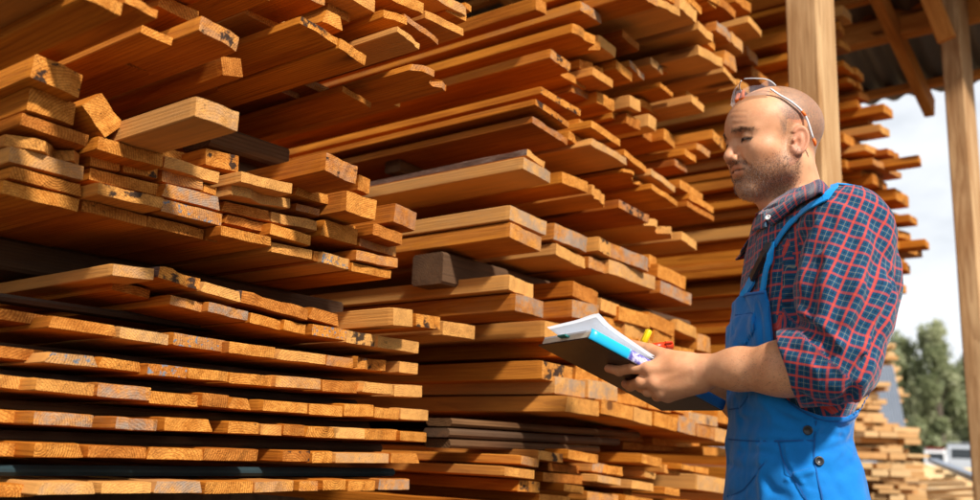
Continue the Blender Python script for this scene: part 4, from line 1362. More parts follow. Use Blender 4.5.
def ov_sdf(p):
    b = ov_base(p)
    d = b+1.5*creases(p, OV_CR)+wrinkle(p, .0085, 6.5, 8)+wrinkle(p, .0022, 17.0, 9)
    near = b < .05
    fl = np.full(len(p), 1.0)
    if near.any(): fl[near] = poly2(to_near(p[near]), FLAP)
    d = smin(d, smax(d-.0050, fl, .002), .0012)
    upper = p[:, 2] > .93
    cut = np.full(len(p), -1.0)
    m = upper & near
    if m.any(): cut[m] = poly2(to_near(p[m]), OV_POLY)
    return smax(d, cut, .003)

def cloth_shader(name, colsock_fn, weave=1500, rough=.85):
    t = NT(name)
    co = t.n('ShaderNodeTexCoord')
    c = colsock_fn(t, co)
    n1 = t.noise(co.outputs['Object'], weave, 2, .5)
    n2 = t.noise(co.outputs['Object'], 30, 4, .6)
    c = t.mix(t.math('MULTIPLY', t.step(n1, .3, .7), .16), c, (0.0, .0, .01))
    return t.bsdf(c, rough, t.bump(t.math('ADD', n1, t.math('MULTIPLY', n2, 1.2)), .28, .0015), Sheen_Weight=.25, Sheen_Roughness=.4, Specular_IOR_Level=.2)
def plaid(t, co):
    uv = t.n('ShaderNodeSeparateXYZ', {0: co.outputs['UV']})
    out, red = [], []
    for ch, per in ((uv.outputs[0], .0230), (uv.outputs[1], .0250)):
        f = t.math('FRACT', t.math('DIVIDE', ch, per))
        def band(lo, hi, soft=.014):
            return t.math('MULTIPLY', t.step(f, lo-soft, lo+soft), t.step(f, hi+soft, hi-soft))
        c = t.mix(band(.44, .50), (.006, .066, .145), (.003, .013, .032))
        c = t.mix(band(.86, .91), c, (.003, .016, .038))
        c = t.mix(band(.665, .692), c, (.46, .43, .26))
        out.append(c); red.append(band(.08, .25)); red.append(band(.15, .185))
    tw = t.math('FRACT', t.math('MULTIPLY', t.math('ADD', uv.outputs[0], uv.outputs[1]), 620))
    c = t.mix(t.math('ADD', .36, t.math('MULTIPLY', t.math('GREATER_THAN', tw, .5), .28)), out[0], out[1])
    pale = t.math('MULTIPLY', t.math('ADD', red[1], red[3], clamp=True), .30)
    rf = t.math('MINIMUM', t.math('ADD', t.math('MULTIPLY', red[0], .74), t.math('MULTIPLY', red[2], .55)), .95)
    return t.mix(rf, c, t.mix(pale, (.68, .052, .018), (.52, .22, .22)))
M_PLAID = cloth_shader('plaid_flannel', plaid)
M_BLUE = cloth_shader('azure_work_cloth', lambda t, co: t.mix(t.step(t.noise(co.outputs['Object'], 9, 4, .6), .3, .7), (.002, .152, .49), (.004, .205, .61)), 1300, .8)
M_BLUE2 = cloth_shader('azure_webbing', lambda t, co: t.mix(t.noise(co.outputs['Object'], 300, 2), (.002, .27, .74), (.003, .33, .82)), 1300, .8)

def skin_mat():
    t = NT('skin')
    co = t.n('ShaderNodeTexCoord').outputs['Object']
    A = lambda n: t.n('ShaderNodeAttribute', attribute_name=n).outputs['Fac']
    n1 = t.noise(co, 16, 5, .6); n2 = t.noise(co, 60, 4, .6); n3 = t.noise(co, 520, 2, .5)
    c = t.mix(t.step(n1, .3, .7), (.575, .255, .118), (.70, .360, .190))
    c = t.mix(t.math('MULTIPLY', t.step(n2, .45, .75), .25), c, (.55, .19, .10))
    c = t.mix(A('red'), c, (.50, .145, .085))
    pit = t.step(n3, .46, .60)
    hair = t.math('MULTIPLY', A('scalp'), t.math('ADD', .46, t.math('MULTIPLY', pit, .38)))
    c = t.mix(hair, c, (.105, .080, .064))
    bn1 = t.noise(t.vmath('MULTIPLY', co, (1, 1, .45)), 700, 2, .6)
    bd = t.math('MULTIPLY', A('beard'), t.math('ADD', .22, t.math('MULTIPLY', t.step(bn1, .42, .58), .40)))
    c = t.mix(bd, c, t.mix(t.math('MULTIPLY', t.step(t.noise(co, 420, 2, .5), .52, .60), A('chin')), (.060, .036, .026), (.36, .30, .26)))
    c = t.mix(A('dark'), c, (.022, .014, .011))
    ah = t.math('MULTIPLY', A('armhair'), t.step(t.noise(t.vmath('MULTIPLY', co, (190, 420, 620)), 1, 2, .6, 1.2), .57, .66))
    c = t.mix(t.math('MULTIPLY', ah, .5), c, (.10, .055, .035))
    h = t.math('ADD', t.noise(co, 240, 3, .6), t.math('MULTIPLY', bd, .9))
    return t.bsdf(c, t.math('ADD', .43, t.math('MULTIPLY', n2, .18)), t.bump(h, .25, .0012), Subsurface_Weight=.12, Subsurface_Radius=(.010, .004, .002), Subsurface_Scale=.5, Specular_IOR_Level=.42)

man = empty('person'); man.matrix_world = MAN_M
tag(man, 'bald bearded man in plaid shirt and blue dungarees looking down at a notebook', 'person')

# body
V, Q = mesh_sdf(body_sdf, (-.42, -.42, .90), (.30, .42, 1.85), .0023)
a = head_local(V); ay_ = np.abs(a[:, 1]); hx, hz = a[:, 0], a[:, 2]
isH = (np.linalg.norm(V-H(0, 0, -.02), axis=1) < .20) & (hz > -.16)
sm = lambda x, l, h_: np.clip((x-l)/(h_-l), 0, 1)**2*(3-2*np.clip((x-l)/(h_-l), 0, 1))
jit = np.sin(V@np.array([310., 170, 250]))*.002
# shaved scalp: behind a line that runs over the crown and down past the temple to the ear
hl = .030+.035*sm(hz, .03, .12)*0 - .30*np.clip(hz-.085, 0, .1) + jit*2
scalp = sm(-(hx-hl), -.012, .014)*sm(hz-(.004-.55*np.clip(-hx-.012, 0, 1)), -.012, .014)*isH
scalp *= np.where((ay_ > .066) & (np.abs(hx+.003) < .023) & (hz < .034), 0, 1)
# beard: jaw and cheek below a line from the ear to the moustache, chin, upper lip
line = -.024 - .42*np.clip(hx-.030, 0, 1)*1.0 + .25*np.clip(.025-hx, 0, .03) + jit
beard = sm(line-hz, -.012, .026)*sm(hx, -.020, .0)*sm(hz+.120, -.006, .010)
must = 1.25*sm(-.040-hz, -.003, .004)*sm(hz+.0540, -.001, .004)*sm(hx, .060, .074)*sm(.036-ay_, -.002, .008)
lipz = (hx > .072) & (ay_ < .023) & (hz < -.0465) & (hz > -.0715)
lip = np.where(lipz, 1-np.clip(np.abs(hz+.0590)/.0125, 0, 1)**4, 0)*sm(.026-ay_, 0, .006)
beard = np.maximum(np.maximum(beard, must)*(1-lip), 0)*isH
beard *= 1-.65*(sm(hz+.080, -.008, .0)*sm(-.074-hz, -.004, .004)*sm(ay_, .012, .02)*0)
side = sm(hx, .0, .010)*sm(.034-hx, -.004, .008)*sm(.045-hz, 0, .02)*sm(hz+.05, 0, .02)*(ay_ > .055)*.7*isH
beard = np.maximum(beard, side*.8)
brow = np.exp(-((hz-(.0175+.10*(ay_-.025)*(ay_ < .035)-.22*np.clip(ay_-.035, 0, 1)))/.0042)**2)*sm(ay_, .009, .016)*sm(.062-ay_, 0, .012)*(hx > .040)*isH
eye_c = np.linalg.norm(np.stack([hx-.0755, ay_-.0325, hz-.0025], 1), axis=1)
lash = np.exp(-((hz+.0013+.10*(hx-.085)+ .25*np.clip(ay_-.036, 0, 1))/.0027)**2)*(eye_c < .0200)*(hx > .070)*isH
slit = np.exp(-((hz+.0583+.06*(ay_))/.0019)**2)*(hx > .068)*(ay_ < .028)*isH
crease = np.exp(-((hz-.0075)/.0012)**2)*(eye_c < .021)*(hx > .066)*isH
dark = np.clip(brow*(.42+.12*np.sin(V@np.array([900., 300, 1400])))+lash*.95+slit*.8, 0, 1)
red = np.clip(lip*.38 + (np.exp(-(np.linalg.norm(a-np.array([.104, 0, -.034]), axis=1)/.018)**2)*.35 + np.exp(-(np.linalg.norm(np.stack([hx-.06, ay_-.045, hz+.03], 1), axis=1)/.022)**2)*.25)
              + ((ay_ > .075) & (np.abs(hx+.003) < .022))*.45, 0, 1)*isH
for pts, rs in FING+[THUMB]:
    red = np.maximum(red, .4*np.exp(-(np.linalg.norm(V-pts[0], axis=1)/.013)**2)); red = np.maximum(red, .35*np.exp(-(np.linalg.norm(V-pts[-1], axis=1)/.012)**2))
chin = .25+.75*np.exp(-(np.linalg.norm(np.stack([hx-.066, ay_*.6, hz+.092], 1), axis=1)/.042)**2)
armhair = sm(V[:, 0], mp(712, 370, -.1)[0], mp(745, 370, -.1)[0])*(~isH)
body = np_mesh('body', V, Q, skin_mat(), man, col=dict(scalp=scalp, beard=beard, dark=dark, red=red, armhair=armhair, chin=chin))

# hair as real strands: brows, lashes, beard, fore-arms
def hair_mat(name):
    t_ = NT(name)
    at_2 = t_.n('ShaderNodeAttribute', attribute_name='tint').outputs['Fac']
    return t_.bsdf(t_.mix(at_2, (.030, .017, .011), (.42, .36, .31)), .55)
M_HAIR = hair_mat('short_hair')
def strands(name, pts, dirs, lens, r, tint, parent=None):
    n_ = len(pts)
    dirs = dirs/np.linalg.norm(dirs, axis=1, keepdims=True)
    a1 = np.cross(dirs, np.array([.31, .52, .79])); a1 /= np.linalg.norm(a1, axis=1, keepdims=True); a2 = np.cross(dirs, a1)
    Vv = np.zeros((n_, 4, 3))
    for k in range(3):
        an = 2*math.pi*k/3
        Vv[:, k] = pts + (a1*math.cos(an)+a2*math.sin(an))*r - dirs*.0004
    Vv[:, 3] = pts + dirs*lens[:, None]
    Fc = []
    for i in range(n_):
        o = 4*i; Fc += [(o, o+1, o+3), (o+1, o+2, o+3), (o+2, o, o+3)]
    me = bpy.data.meshes.new(name); me.from_pydata(Vv.reshape(-1, 3).tolist(), [], Fc)
    me.attributes.new('tint', 'FLOAT', 'POINT').data.foreach_set('value', np.repeat(tint, 4).astype(np.float32))
    me.materials.append(M_HAIR); me.update()
    o = bpy.data.objects.new(name, me); COL.objects.link(o); o.parent = parent or man
    return o
NV = np.zeros(len(V)*3, np.float32); body.data.vertex_normals.foreach_get('vector', NV); NV = NV.reshape(-1, 3).astype(float)
rs_ = np.random.RandomState(4)
def pick(w_, n_):
    w_ = np.clip(w_, 0, None); return rs_.choice(len(w_), n_, p=w_/w_.sum())
jit3 = lambda n_, s_: rs_.normal(size=(n_, 3))*s_
dn_h = -HU*.75-HF*.15
i_ = pick(np.minimum(beard, 1)**1.6*(.35+.65*sm(-.030-hz, -.01, .035)), 4000)
gy = (rs_.uniform(size=len(i_)) < .22+.50*(chin[i_]-.25)/.75)*rs_.uniform(.5, 1.0, len(i_))
strands('beard', V[i_]+jit3(len(i_), .0008), NV[i_]*.75+dn_h*.8+jit3(len(i_), .18), rs_.uniform(.0018, .0042, len(i_)), .00030, gy)
for sd_ in (1, -1):
    i_ = pick(brow**1.6*(NV@HF > -.2)*(a[:, 1]*sd_ > 0), 165)
    strands('eyebrow', V[i_]+jit3(len(i_), .0006), NV[i_]*.40+HL*sd_*.8+HU*.25-HF*.25+jit3(len(i_), .12), rs_.uniform(.004, .0075, len(i_)), .00034, rs_.uniform(0, .22, len(i_)))
    i_ = pick(lash*(NV@HU < .75)*(a[:, 1]*sd_ > 0), 110)
    strands('eyelashes', V[i_], HF*.7-HU*.7+HL*sd_*.35+jit3(len(i_), .12), rs_.uniform(.003, .0055, len(i_)), .00034, np.zeros(len(i_)))
faw = armhair*(V[:, 2] > 1.05)*(V[:, 0] < cuff_end[0]+.01)
i_ = pick(faw, 900)
strands('arm_hair', V[i_]+jit3(len(i_), .0008), NV[i_]*.35+np.array([-.8, 0, -.35])+jit3(len(i_), .25), rs_.uniform(.005, .011, len(i_)), .00017, rs_.uniform(0, .3, len(i_)))

# shirt
V, Q = mesh_sdf(shirt_sdf, (-.40, -.46, .94), (.34, .46, 1.66), .0034)
cen = V[Q].mean(1)
ds, dr, dt = sleeve_l(cen), sleeve_r(cen), trunk(cen)
reg = np.where((ds < dt-.004) | (cuff_s(cen) > -.06) & (ds < .03), 1, np.where(dr < dt-.004, 2, 0))
def arm_uv(P, A, B, Cc, flip=1):
    d1 = (B-A)/np.linalg.norm(B-A); d2 = (Cc-B)/np.linalg.norm(Cc-B); L1 = np.linalg.norm(B-A)
    s1 = (P-A)@d1; s2 = (P-B)@d2
    nrm = np.array([0, -1.0, 0])
    def around(P, o, d):
        n_ = nrm-d*(nrm@d); n_ /= np.linalg.norm(n_); b_ = np.cross(d, n_)
        q = P-o; return np.arctan2(q@b_, q@n_)
    lower = s2 > (L1-s1)*0 + .0
    # choose by the bisecting plane at the elbow
    bis = (d1+d2); bis /= np.linalg.norm(bis); lower = ((P-B)@bis) > 0
    th = np.where(lower, around(P, B, d2), around(P, A, d1)); s = np.where(lower, L1+s2*1.0, s1)
    return th*.072*flip, s, lower
P4 = V[Q]                                                    # n,4,3
uv = np.zeros((len(Q), 4, 2))
f_, l_ = trunk_fl(P4.reshape(-1, 3)); th = np.arctan2(l_, f_).reshape(-1, 4)
th = np.where(th-th[:, :1] > 3, th-6.2832, np.where(th-th[:, :1] < -3, th+6.2832, th))
uv[..., 0] = th*.155; uv[..., 1] = P4[..., 2]
for k_, (A_, B_, C_) in ((1, (LS_A, LS_B, LS_C)), (2, (RS_A, R_EL, RS_C))):
    m = reg == k_
    u_, s_, low_ = arm_uv(P4[m].reshape(-1, 3), A_, B_, C_)
    u_ = u_.reshape(-1, 4); u_ = np.where(u_-u_[:, :1] > .2, u_-.4524, np.where(u_-u_[:, :1] < -.2, u_+.4524, u_))
    s_ = s_.reshape(-1, 4); uv[m, :, 0] = u_+.013-.30*s_; uv[m, :, 1] = s_+.30*u_
shirt = np_mesh('shirt', V, Q, M_PLAID, man, uv=uv.reshape(-1, 2))
shirt['label'] = 'red and navy plaid shirt with rolled sleeve'

# collar: two leaves that fold over a band round the neck
def collar():
    neck_f = lambda p: chain(p, [H(-.020, 0, -.05), NECKB+np.array([0, 0, .01]), NECKB-np.array([0, 0, .05])], [.068, .073, .080])
    top_px = [(759, 212), (766, 208), (779, 199), (794, 190), (809, 184), (822, 181.5), (831, 182)]
    low_px = [(774, 226), (779, 222), (789, 214.5), (801, 206), (814, 200), (827, 197), (838, 197.5)]
    near = []
    both = lambda p: smin(neck_f(p), shirt_base(p), .02)
    for a_, b_ in zip(top_px, low_px):
        tp = march(neck_f, *a_)
        lo = march(both, *b_)
        if abs(neck_f(tp[None])[0]) > .003 or abs(both(lo[None])[0]) > .003: continue
        g_ = grad(shirt_base, lo, .01)[0]
        lo = lo + g_*.007
        near.append((tp, lo))
    near = near[:]
    bk = (NECKB-BF*.070+np.array([0, 0, .040]), NECKB-BF*.098+np.array([0, 0, .008]))
    mir = lambda q: q-2*BL*((q-NECKB)@BL)
    far = [(mir(a_), mir(b_)) for a_, b_ in near[:2:-1]]
    allr = near+[bk]+far
    T_ = spline([r[0] for r in allr], 4); Lw = spline([r[1] for r in allr], 4)
    rows = []
    for tp, lo in zip(T_, Lw):
        ax = tp-NECKB; ax[2] = 0; ax /= np.linalg.norm(ax)
        inn = tp-ax*.006-np.array([0, 0, .022])
        t2 = tp-ax*.003+np.array([0, 0, .0015])
        mid = tp*.5+lo*.5+ax*.005+np.array([0, 0, .003])
        rows.append([inn, t2, tp+ax*.003, mid, lo, lo-ax*.004-np.array([0, 0, .002])])
    V, Fc, U = [], [], []
    s_ = 0
    for i, r in enumerate(rows):
        if i: s_ += np.linalg.norm(r[3]-rows[i-1][3])
        acc = 0
        for j, p in enumerate(r):
            if j: acc += np.linalg.norm(r[j]-r[j-1])
            V.append(p); U.append((s_+.01, acc))
    k = 6
    for i in range(len(rows)-1):
        for j in range(k-1):
            Fc.append((i*k+j, i*k+j+1, (i+1)*k+j+1, (i+1)*k+j))
    m = MB(); m.add(V, Fc, uvs=U)
    o = m.build('collar', M_PLAID, shirt, smooth=True)
    so = o.modifiers.new('thick', 'SOLIDIFY'); so.thickness = .0022
    return o, rows
col_o, col_rows = collar()
def far_leaf():
    c00, c10, c01, c11 = (757, 215), (766, 211.5), (755.5, 232), (770, 228.5)
    V, Fc, U, n_ = [], [], [], 8
    last = None
    for i in range(n_+1):
        for j in range(n_+1):
            u, v = i/n_, j/n_
            x = (c00[0]*(1-u)+c10[0]*u)*(1-v)+(c01[0]*(1-u)+c11[0]*u)*v
            y = (c00[1]*(1-u)+c10[1]*u)*(1-v)+(c01[1]*(1-u)+c11[1]*u)*v
            p = march(shirt_base, x, y)
            if abs(shirt_base(p[None])[0]) > .004: p = mp(x, y, -.01 if last is None else last[1])
            last = p
            V.append(p+grad(shirt_base, p, .01)[0]*(.003+.005*v)); U.append((u*.04, v*.034+u*.01))
    for i in range(n_):
        for j in range(n_):
            a_ = i*(n_+1)+j; Fc.append((a_, a_+1, a_+n_+2, a_+n_+1))
    m = MB(); m.add(V, Fc, uvs=U); o = m.build('collar', M_PLAID, shirt, smooth=True)
    o.modifiers.new('thick', 'SOLIDIFY').thickness = .002
far_leaf()

# dungarees
V, Q = mesh_sdf(ov_sdf, (-.34, -.34, .04), (.34, .34, 1.50), .0040)
over_o = np_mesh('dungarees', V, Q, M_BLUE, man)

def disc(name, p, n_, r, th, mat, parent, seg=20, hole=False):
    n_ = Vector(n_).normalized(); a_ = n_.orthogonal().normalized(); b_ = n_.cross(a_)
    prof = [(0, .55), (.55, .55), (.7, 1.0), (.9, 1.0), (1.0, .6), (1.0, 0)]
    V, Fc = [], []
    for (q, h_) in prof:
        for k in range(seg):
            an = 2*math.pi*k/seg
            V.append(Vector(p)+(a_*math.cos(an)+b_*math.sin(an))*r*max(q, .001)+n_*th*h_)
    for i in range(len(prof)-1):
        for k in range(seg):
            Fc.append((i*seg+k, i*seg+(k+1) % seg, (i+1)*seg+(k+1) % seg, (i+1)*seg+k)[::-1])
    m = MB(); m.add(V, Fc); return m.build(name, mat, parent, smooth=True)
M_BTN = simple('black_button', (.018, .018, .020), .35)
for (x, y) in ((808, 430), (819, 461)):
    p = march(ov_sdf, x, y); disc('button', p, grad(ov_sdf, p)[0], .0080, .0035, M_BTN, over_o)

def ribbon(pts, nrm, w, th, name, mat, parent, close=False):
    pts = [Vector(p) for p in pts]
    V, Fc = [], []
    for i, p in enumerate(pts):
        t = (pts[min(i+1, len(pts)-1)]-pts[max(i-1, 0)]).normalized()
        n_ = Vector(nrm[i]).normalized(); s = t.cross(n_).normalized()
        for (a_, b_) in ((-1, 0), (-.9, 1), (.9, 1), (1, 0)):
            V.append(p+s*a_*w/2+n_*(b_*th))
    k = 4
    for i in range(len(pts)-1):
        for j in range(k): Fc.append((i*k+j, i*k+(j+1) % k, (i+1)*k+(j+1) % k, (i+1)*k+j))
    Fc.append((0, 1, 2, 3)); Fc.append(tuple((len(pts)-1)*k+j for j in (3, 2, 1, 0)))
    m = MB(); m.add(V, Fc); o = m.build(name, mat, parent)
    bm = bmesh.new(); bm.from_mesh(o.data); bmesh.ops.recalc_face_normals(bm, faces=bm.faces); bm.to_mesh(o.data); bm.free()
    return o
def surf_ribbon(pxs, w, th, name, mat, parent, f=shirt_sdf, lift=.002, n=6, extra=None):
    c = spline(pxs, n)
    P = [march(f, *q) for q in c]
    P = np.array(P)
    for _ in range(3): P[1:-1] = .25*P[:-2]+.5*P[1:-1]+.25*P[2:]
    Nn = grad(f, P, .012)
    if extra is not None: P = np.vstack([P, spline([P[-1]]+list(extra), 5)[1:]])
    for _ in range(3):
        Nn = grad(f, P, .012); P = P - Nn*(f(P)-lift)[:, None]
    return ribbon(list(P), list(Nn), w, th, name, mat, parent)
M_SEAM = simple('dark_blue_seam', (.002, .085, .30), .9)  # stitched seams; their darker blue also holds painted crease shade
for q in ([(727.5, 318), (741, 315), (754, 313), (753.5, 324), (753, 333), (749, 340), (744, 346), (735, 349), (728, 351)],
          [(725, 409), (732, 409), (740, 407.5), (744, 402), (748, 396)],
          [(728, 439), (745, 440.5), (765, 441), (790, 441), (812, 440)],
          [(779.5, 442), (782, 455), (786, 466), (792, 477), (800, 489), (808, 502)],
          [(815.5, 421), (814, 440), (813.5, 458), (817, 476), (822, 500)],
          [(743, 490), (750, 482), (758, 471), (765, 462)], [(727, 496), (735, 494), (743, 490)],
          [(729, 303), (738, 298), (750, 295), (764, 293)], [(769, 306), (771, 325), (773, 350)],
          [(788, 402), (803, 412), (822, 420), (846, 421), (858, 415)]):
    surf_ribbon(q, .0026, .0006, 'seam', M_SEAM, over_o, f=ov_sdf, lift=.0004, n=5)
M_BLK = simple('black_plastic', (.015, .015, .017), .4)
_sb = march(shirt_base, 826, 200)
surf_ribbon([(776, 247), (780, 241), (790, 227), (804, 213), (816, 205), (826, 200)], .0135, .0022, 'strap', M_BLUE2, over_o, lift=.004, extra=[_sb+np.array([.020, .030, 0]), _sb+np.array([.035, .075, -.02])])
surf_ribbon([(777, 244), (773, 258), (769, 275), (766, 292), (764, 300)], .014, .003, 'strap', M_BLUE2, over_o, lift=.008)
surf_ribbon([(774, 245), (765, 262), (757, 279)], .017, .006, 'buckle', M_BLK, over_o, lift=.008)
surf_ribbon([(757, 277), (751, 288), (747, 298)], .024, .004, 'strap', M_BLUE2, over_o, lift=.005)
_bt = np.array(col_rows[2][4])*.72+np.array(col_rows[2][2])*.28
_bn = np.array([-.35, -.85, .35]); _bn /= np.linalg.norm(_bn)
disc('collar_button', _bt+_bn*.004, _bn, .0055, .003, simple('white_button', (.75, .75, .73), .35), shirt)

# boots
for s in (-1, 1):
    c_ = np.array([np.interp(.93, tz, tc), 0, 0])+BL*s*.098
    m = MB(); V, Fc = [], []
    prof = [(-.085, .034, .10), (-.06, .040, .13), (0, .043, .14), (.05, .045, .105), (.11, .050, .075), (.16, .047, .062), (.20, .030, .045)]
    for (f_, hw, h_) in prof:
        for k in range(12):
            an = 2*math.pi*k/12
            V.append(c_+BF*f_+BL*hw*math.cos(an)+np.array([0, 0, max(.0, h_*(.5+.5*math.sin(an))**.8)]))
    for i in range(len(prof)-1):
        for k in range(12): Fc.append((i*12+k, i*12+(k+1) % 12, (i+1)*12+(k+1) % 12, (i+1)*12+k))
    Fc.append(tuple(range(12))[::-1]); Fc.append(tuple((len(prof)-1)*12+k for k in range(12)))
    m.add(V, Fc); m.build('boot', simple('boot_leather', (.06, .035, .02), .55), man, smooth=True)

# ---- safety glasses resting on the head
M_LENS = NT('clear_lens')
def lens():
    t = M_LENS
    g_ = t.n('ShaderNodeBsdfGlass', {'Color': (.97, .98, 1, 1), 'Roughness': .0, 'IOR': 1.0+.12})
    tr = t.n('ShaderNodeBsdfTransparent', {'Color': (1, 1, 1, 1)})
    gl = t.n('ShaderNodeBsdfGlossy', {'Color': (1, 1, 1, 1), 'Roughness': .06})
    fr = t.n('ShaderNodeFresnel', {'IOR': 1.7})
    mx = t.n('ShaderNodeMixShader', {0: t.math('ADD', .10, t.math('MULTIPLY', fr, .4)), 1: tr, 2: gl})
    t.n('ShaderNodeOutputMaterial', {0: mx}); return t.m
lens()
M_CLR = simple('clear_plastic', (.88, .91, .94), .15, Transmission_Weight=.3, IOR=1.3)
M_ORG = simple('orange_rubber', (.85, .16, .01), .5)
gl = empty('safety_glasses'); gl.matrix_world = MAN_M
tag(gl, 'clear safety glasses with orange tips pushed up on the bald head', 'glasses')
def head_pt(x, y, z, lift=.0):
    """point of the head surface along the direction x, y, z from the head's centre"""
    d = np.array([x, y, z], float); d /= np.linalg.norm(d); c = np.array([0, 0, .03])
    t = .16
    for _ in range(60):
        v = head_sdf((HO+HR@((c+d*t)*HS))[None])[0]
        if v < .0004: break
        t -= v*.7
    return HO+HR@((c+d*(t+lift))*HS)
for s in (1, -1):
    # lens: curved patch standing over the forehead
    V, Fc = [], []
    nu, nv = 14, 9
    for i in range(nu+1):
        for j in range(nv+1):
            u = i/nu; v = j/nv
            yy = s*(.006+.062*u)
            lo = head_pt(.098-.038*u*u, yy*1.12, .062+.010*u, .007+.004*(1-u))
            hi = head_pt(.070-.040*u*u, yy*1.0, .098-.004*u, .030-.012*u)
            w_ = .5-.5*math.cos(math.pi*v)
            cut = 1-.32*max(0, (u-.65)/.35)**2
            p = (lo-HU*.004)*(1-v*cut)+hi*v*cut
            bul = math.sin(math.pi*v)*.006
            p = p+(HF*.7+HU*.7)*bul
            V.append(p)
    for i in range(nu):
        for j in range(nv):
            a_ = i*(nv+1)+j; Fc.append((a_, a_+nv+1, a_+nv+2, a_+1))
    m = MB(); m.add(V, Fc); o = m.build('lens', M_LENS.m, gl, smooth=True)
    rim = [V[i*(nv+1)+nv] for i in range(nu+1)]
    mm = MB(); mm.tube(rim, .0013, 6)
    if s < 0: mm.tube([V[nu*(nv+1)+j] for j in range(nv, -1, -1)], .0013, 6)
    mm.build('rim', M_CLR, gl, smooth=True)
    end = np.array(V[nu*(nv+1)+nv//2])
    def fol(q, l_):
        x, y, z = q; return head_pt(x, y*s, z, l_)
    tp = spline([end, fol((.035, .078, .062), .005), fol((.008, .082, .036), .005), fol((-.016, .082, .010), .006), HO+HR@np.array([-.030, s*.080, -.004])*1.0], 6)
    mm = MB(); mm.tube(tp, .0021, 8); mm.build('temple', M_CLR, gl, smooth=True)
    k_ = len(tp)
    mm = MB(); mm.tube([tp[-1], tp[-1]+HU*-.006-HF*.003, tp[-1]+HU*-.014-HF*.004], [.003, .0032, .002], 8); mm.build('ear_tip', M_ORG, gl, smooth=True)
    mm = MB(); mm.tube(tp[-9:-6], .0028, 8); mm.build('hinge_band', M_ORG, gl, smooth=True)
    nb_ = head_pt(.100, s*.012, .078, .004)
    mm = MB(); mm.tube([nb_-HU*.008, nb_+HL*s*.002, nb_+HU*.012-HF*.004], [.003, .0042, .003], 8); mm.build('nose_pad', M_ORG, gl, smooth=True)

# ---- notebook with loose sheets
nbk = empty('notebook'); nbk.matrix_world = MAN_M
tag(nbk, 'thick notebook with a cyan spine and loose white sheets held by the man', 'notebook')
def bk_box(x0, x1, y0, y1, z0, z1, name, mat, bev=.001, bendx=0):
    m = MB(); V = []; Fc = []
    nx_ = 10
    for i in range(nx_+1):
        x = x0+(x1-x0)*i/nx_
        for (y, z) in ((y0, z0), (y1, z0), (y1, z1), (y0, z1)):
            V.append(BK(x, y, z+bendx*math.sin(math.pi*i/nx_)))
    for i in range(nx_):
        for j in range(4): Fc.append((i*4+j, i*4+(j+1) % 4, (i+1)*4+(j+1) % 4, (i+1)*4+j))
    Fc.append((0, 1, 2, 3)[::-1]); Fc.append(tuple(nx_*4+j for j in range(4)))
    m.add(V, Fc); o = m.build(name, mat, nbk)
    bm = bmesh.new(); bm.from_mesh(o.data); bmesh.ops.recalc_face_normals(bm, faces=bm.faces); bm.to_mesh(o.data); bm.free()
    return o
def cover_mat():
    t = NT('glossy_brown_cover')
    co = t.n('ShaderNodeTexCoord').outputs['Object']
    n1 = t.noise(co, 14, 4, .6)
    return t.bsdf(t.mix(n1, (.012, .005, .003), (.032, .012, .007)), .38, Specular_IOR_Level=.3)
def spine_mat():
    t = NT('spine_print')
    co = t.n('ShaderNodeTexCoord').outputs['UV']
    s = t.n('ShaderNodeSeparateXYZ', {0: co}).outputs[0]
    n1 = t.noise(t.vmath('MULTIPLY', co, (26, 3, 1)), 1, 4, .65)
    purple = t.mix(t.step(n1, .42, .60), (.10, .085, .38), (.62, .60, .80))
    c = t.mix(t.step(s, .27, .29), (.012, .42, .70), purple)
    c = t.mix(t.step(s, .56, .6), c, (.03, .16, .45))
    return t.bsdf(c, .3)
TH = .017
M_COVER = cover_mat(); M_PAGE = simple('page_edges', (.62, .55, .43), .8, 300, .2)
bk_box(0, BKL, -.001, BKW, -.003, 0, 'back_cover', M_COVER)
bk_box(.004, BKL-.004, .004, BKW-.006, .0, TH-.004, 'pages', M_PAGE)
bk_box(.004, BKL-.002, .002, BKW-.006, TH-.0038, TH, 'front_pages', simple('paper_top', (.80, .83, .86), .7))
# rounded spine along the near edge
m = MB(); V, Fc, U = [], [], []
nx_, ns = 20, 8
for i in range(nx_+1):
    for j in range(ns+1):
        an = math.pi*(j/ns)-math.pi/2
        V.append(BK(BKL*i/nx_, -.002-.0035*math.cos(an), TH/2-.001+(TH/2+.0015)*math.sin(an))); U.append((i/nx_, j/ns))
for i in range(nx_):
    for j in range(ns):
        a_ = i*(ns+1)+j; Fc.append((a_, a_+ns+1, a_+ns+2, a_+1))
m.add(V, Fc, uvs=U); sp_ = m.build('spine', spine_mat(), nbk, smooth=True)
sm_ = sp_.modifiers.new('thick', 'SOLIDIFY'); sm_.thickness = .0015
bk_box(-.006, .010, BKW*.42, BKW*.58, TH*.45, TH*.62, 'ribbon_tab', simple('green_tab', (.005, .16, .15), .6))
# end trim of the cover by his wrist
bk_box(BKL-.006, BKL+.001, -.004, .02, .001, TH*.8, 'corner_trim', simple('steel_blue', (.05, .12, .22), .3))
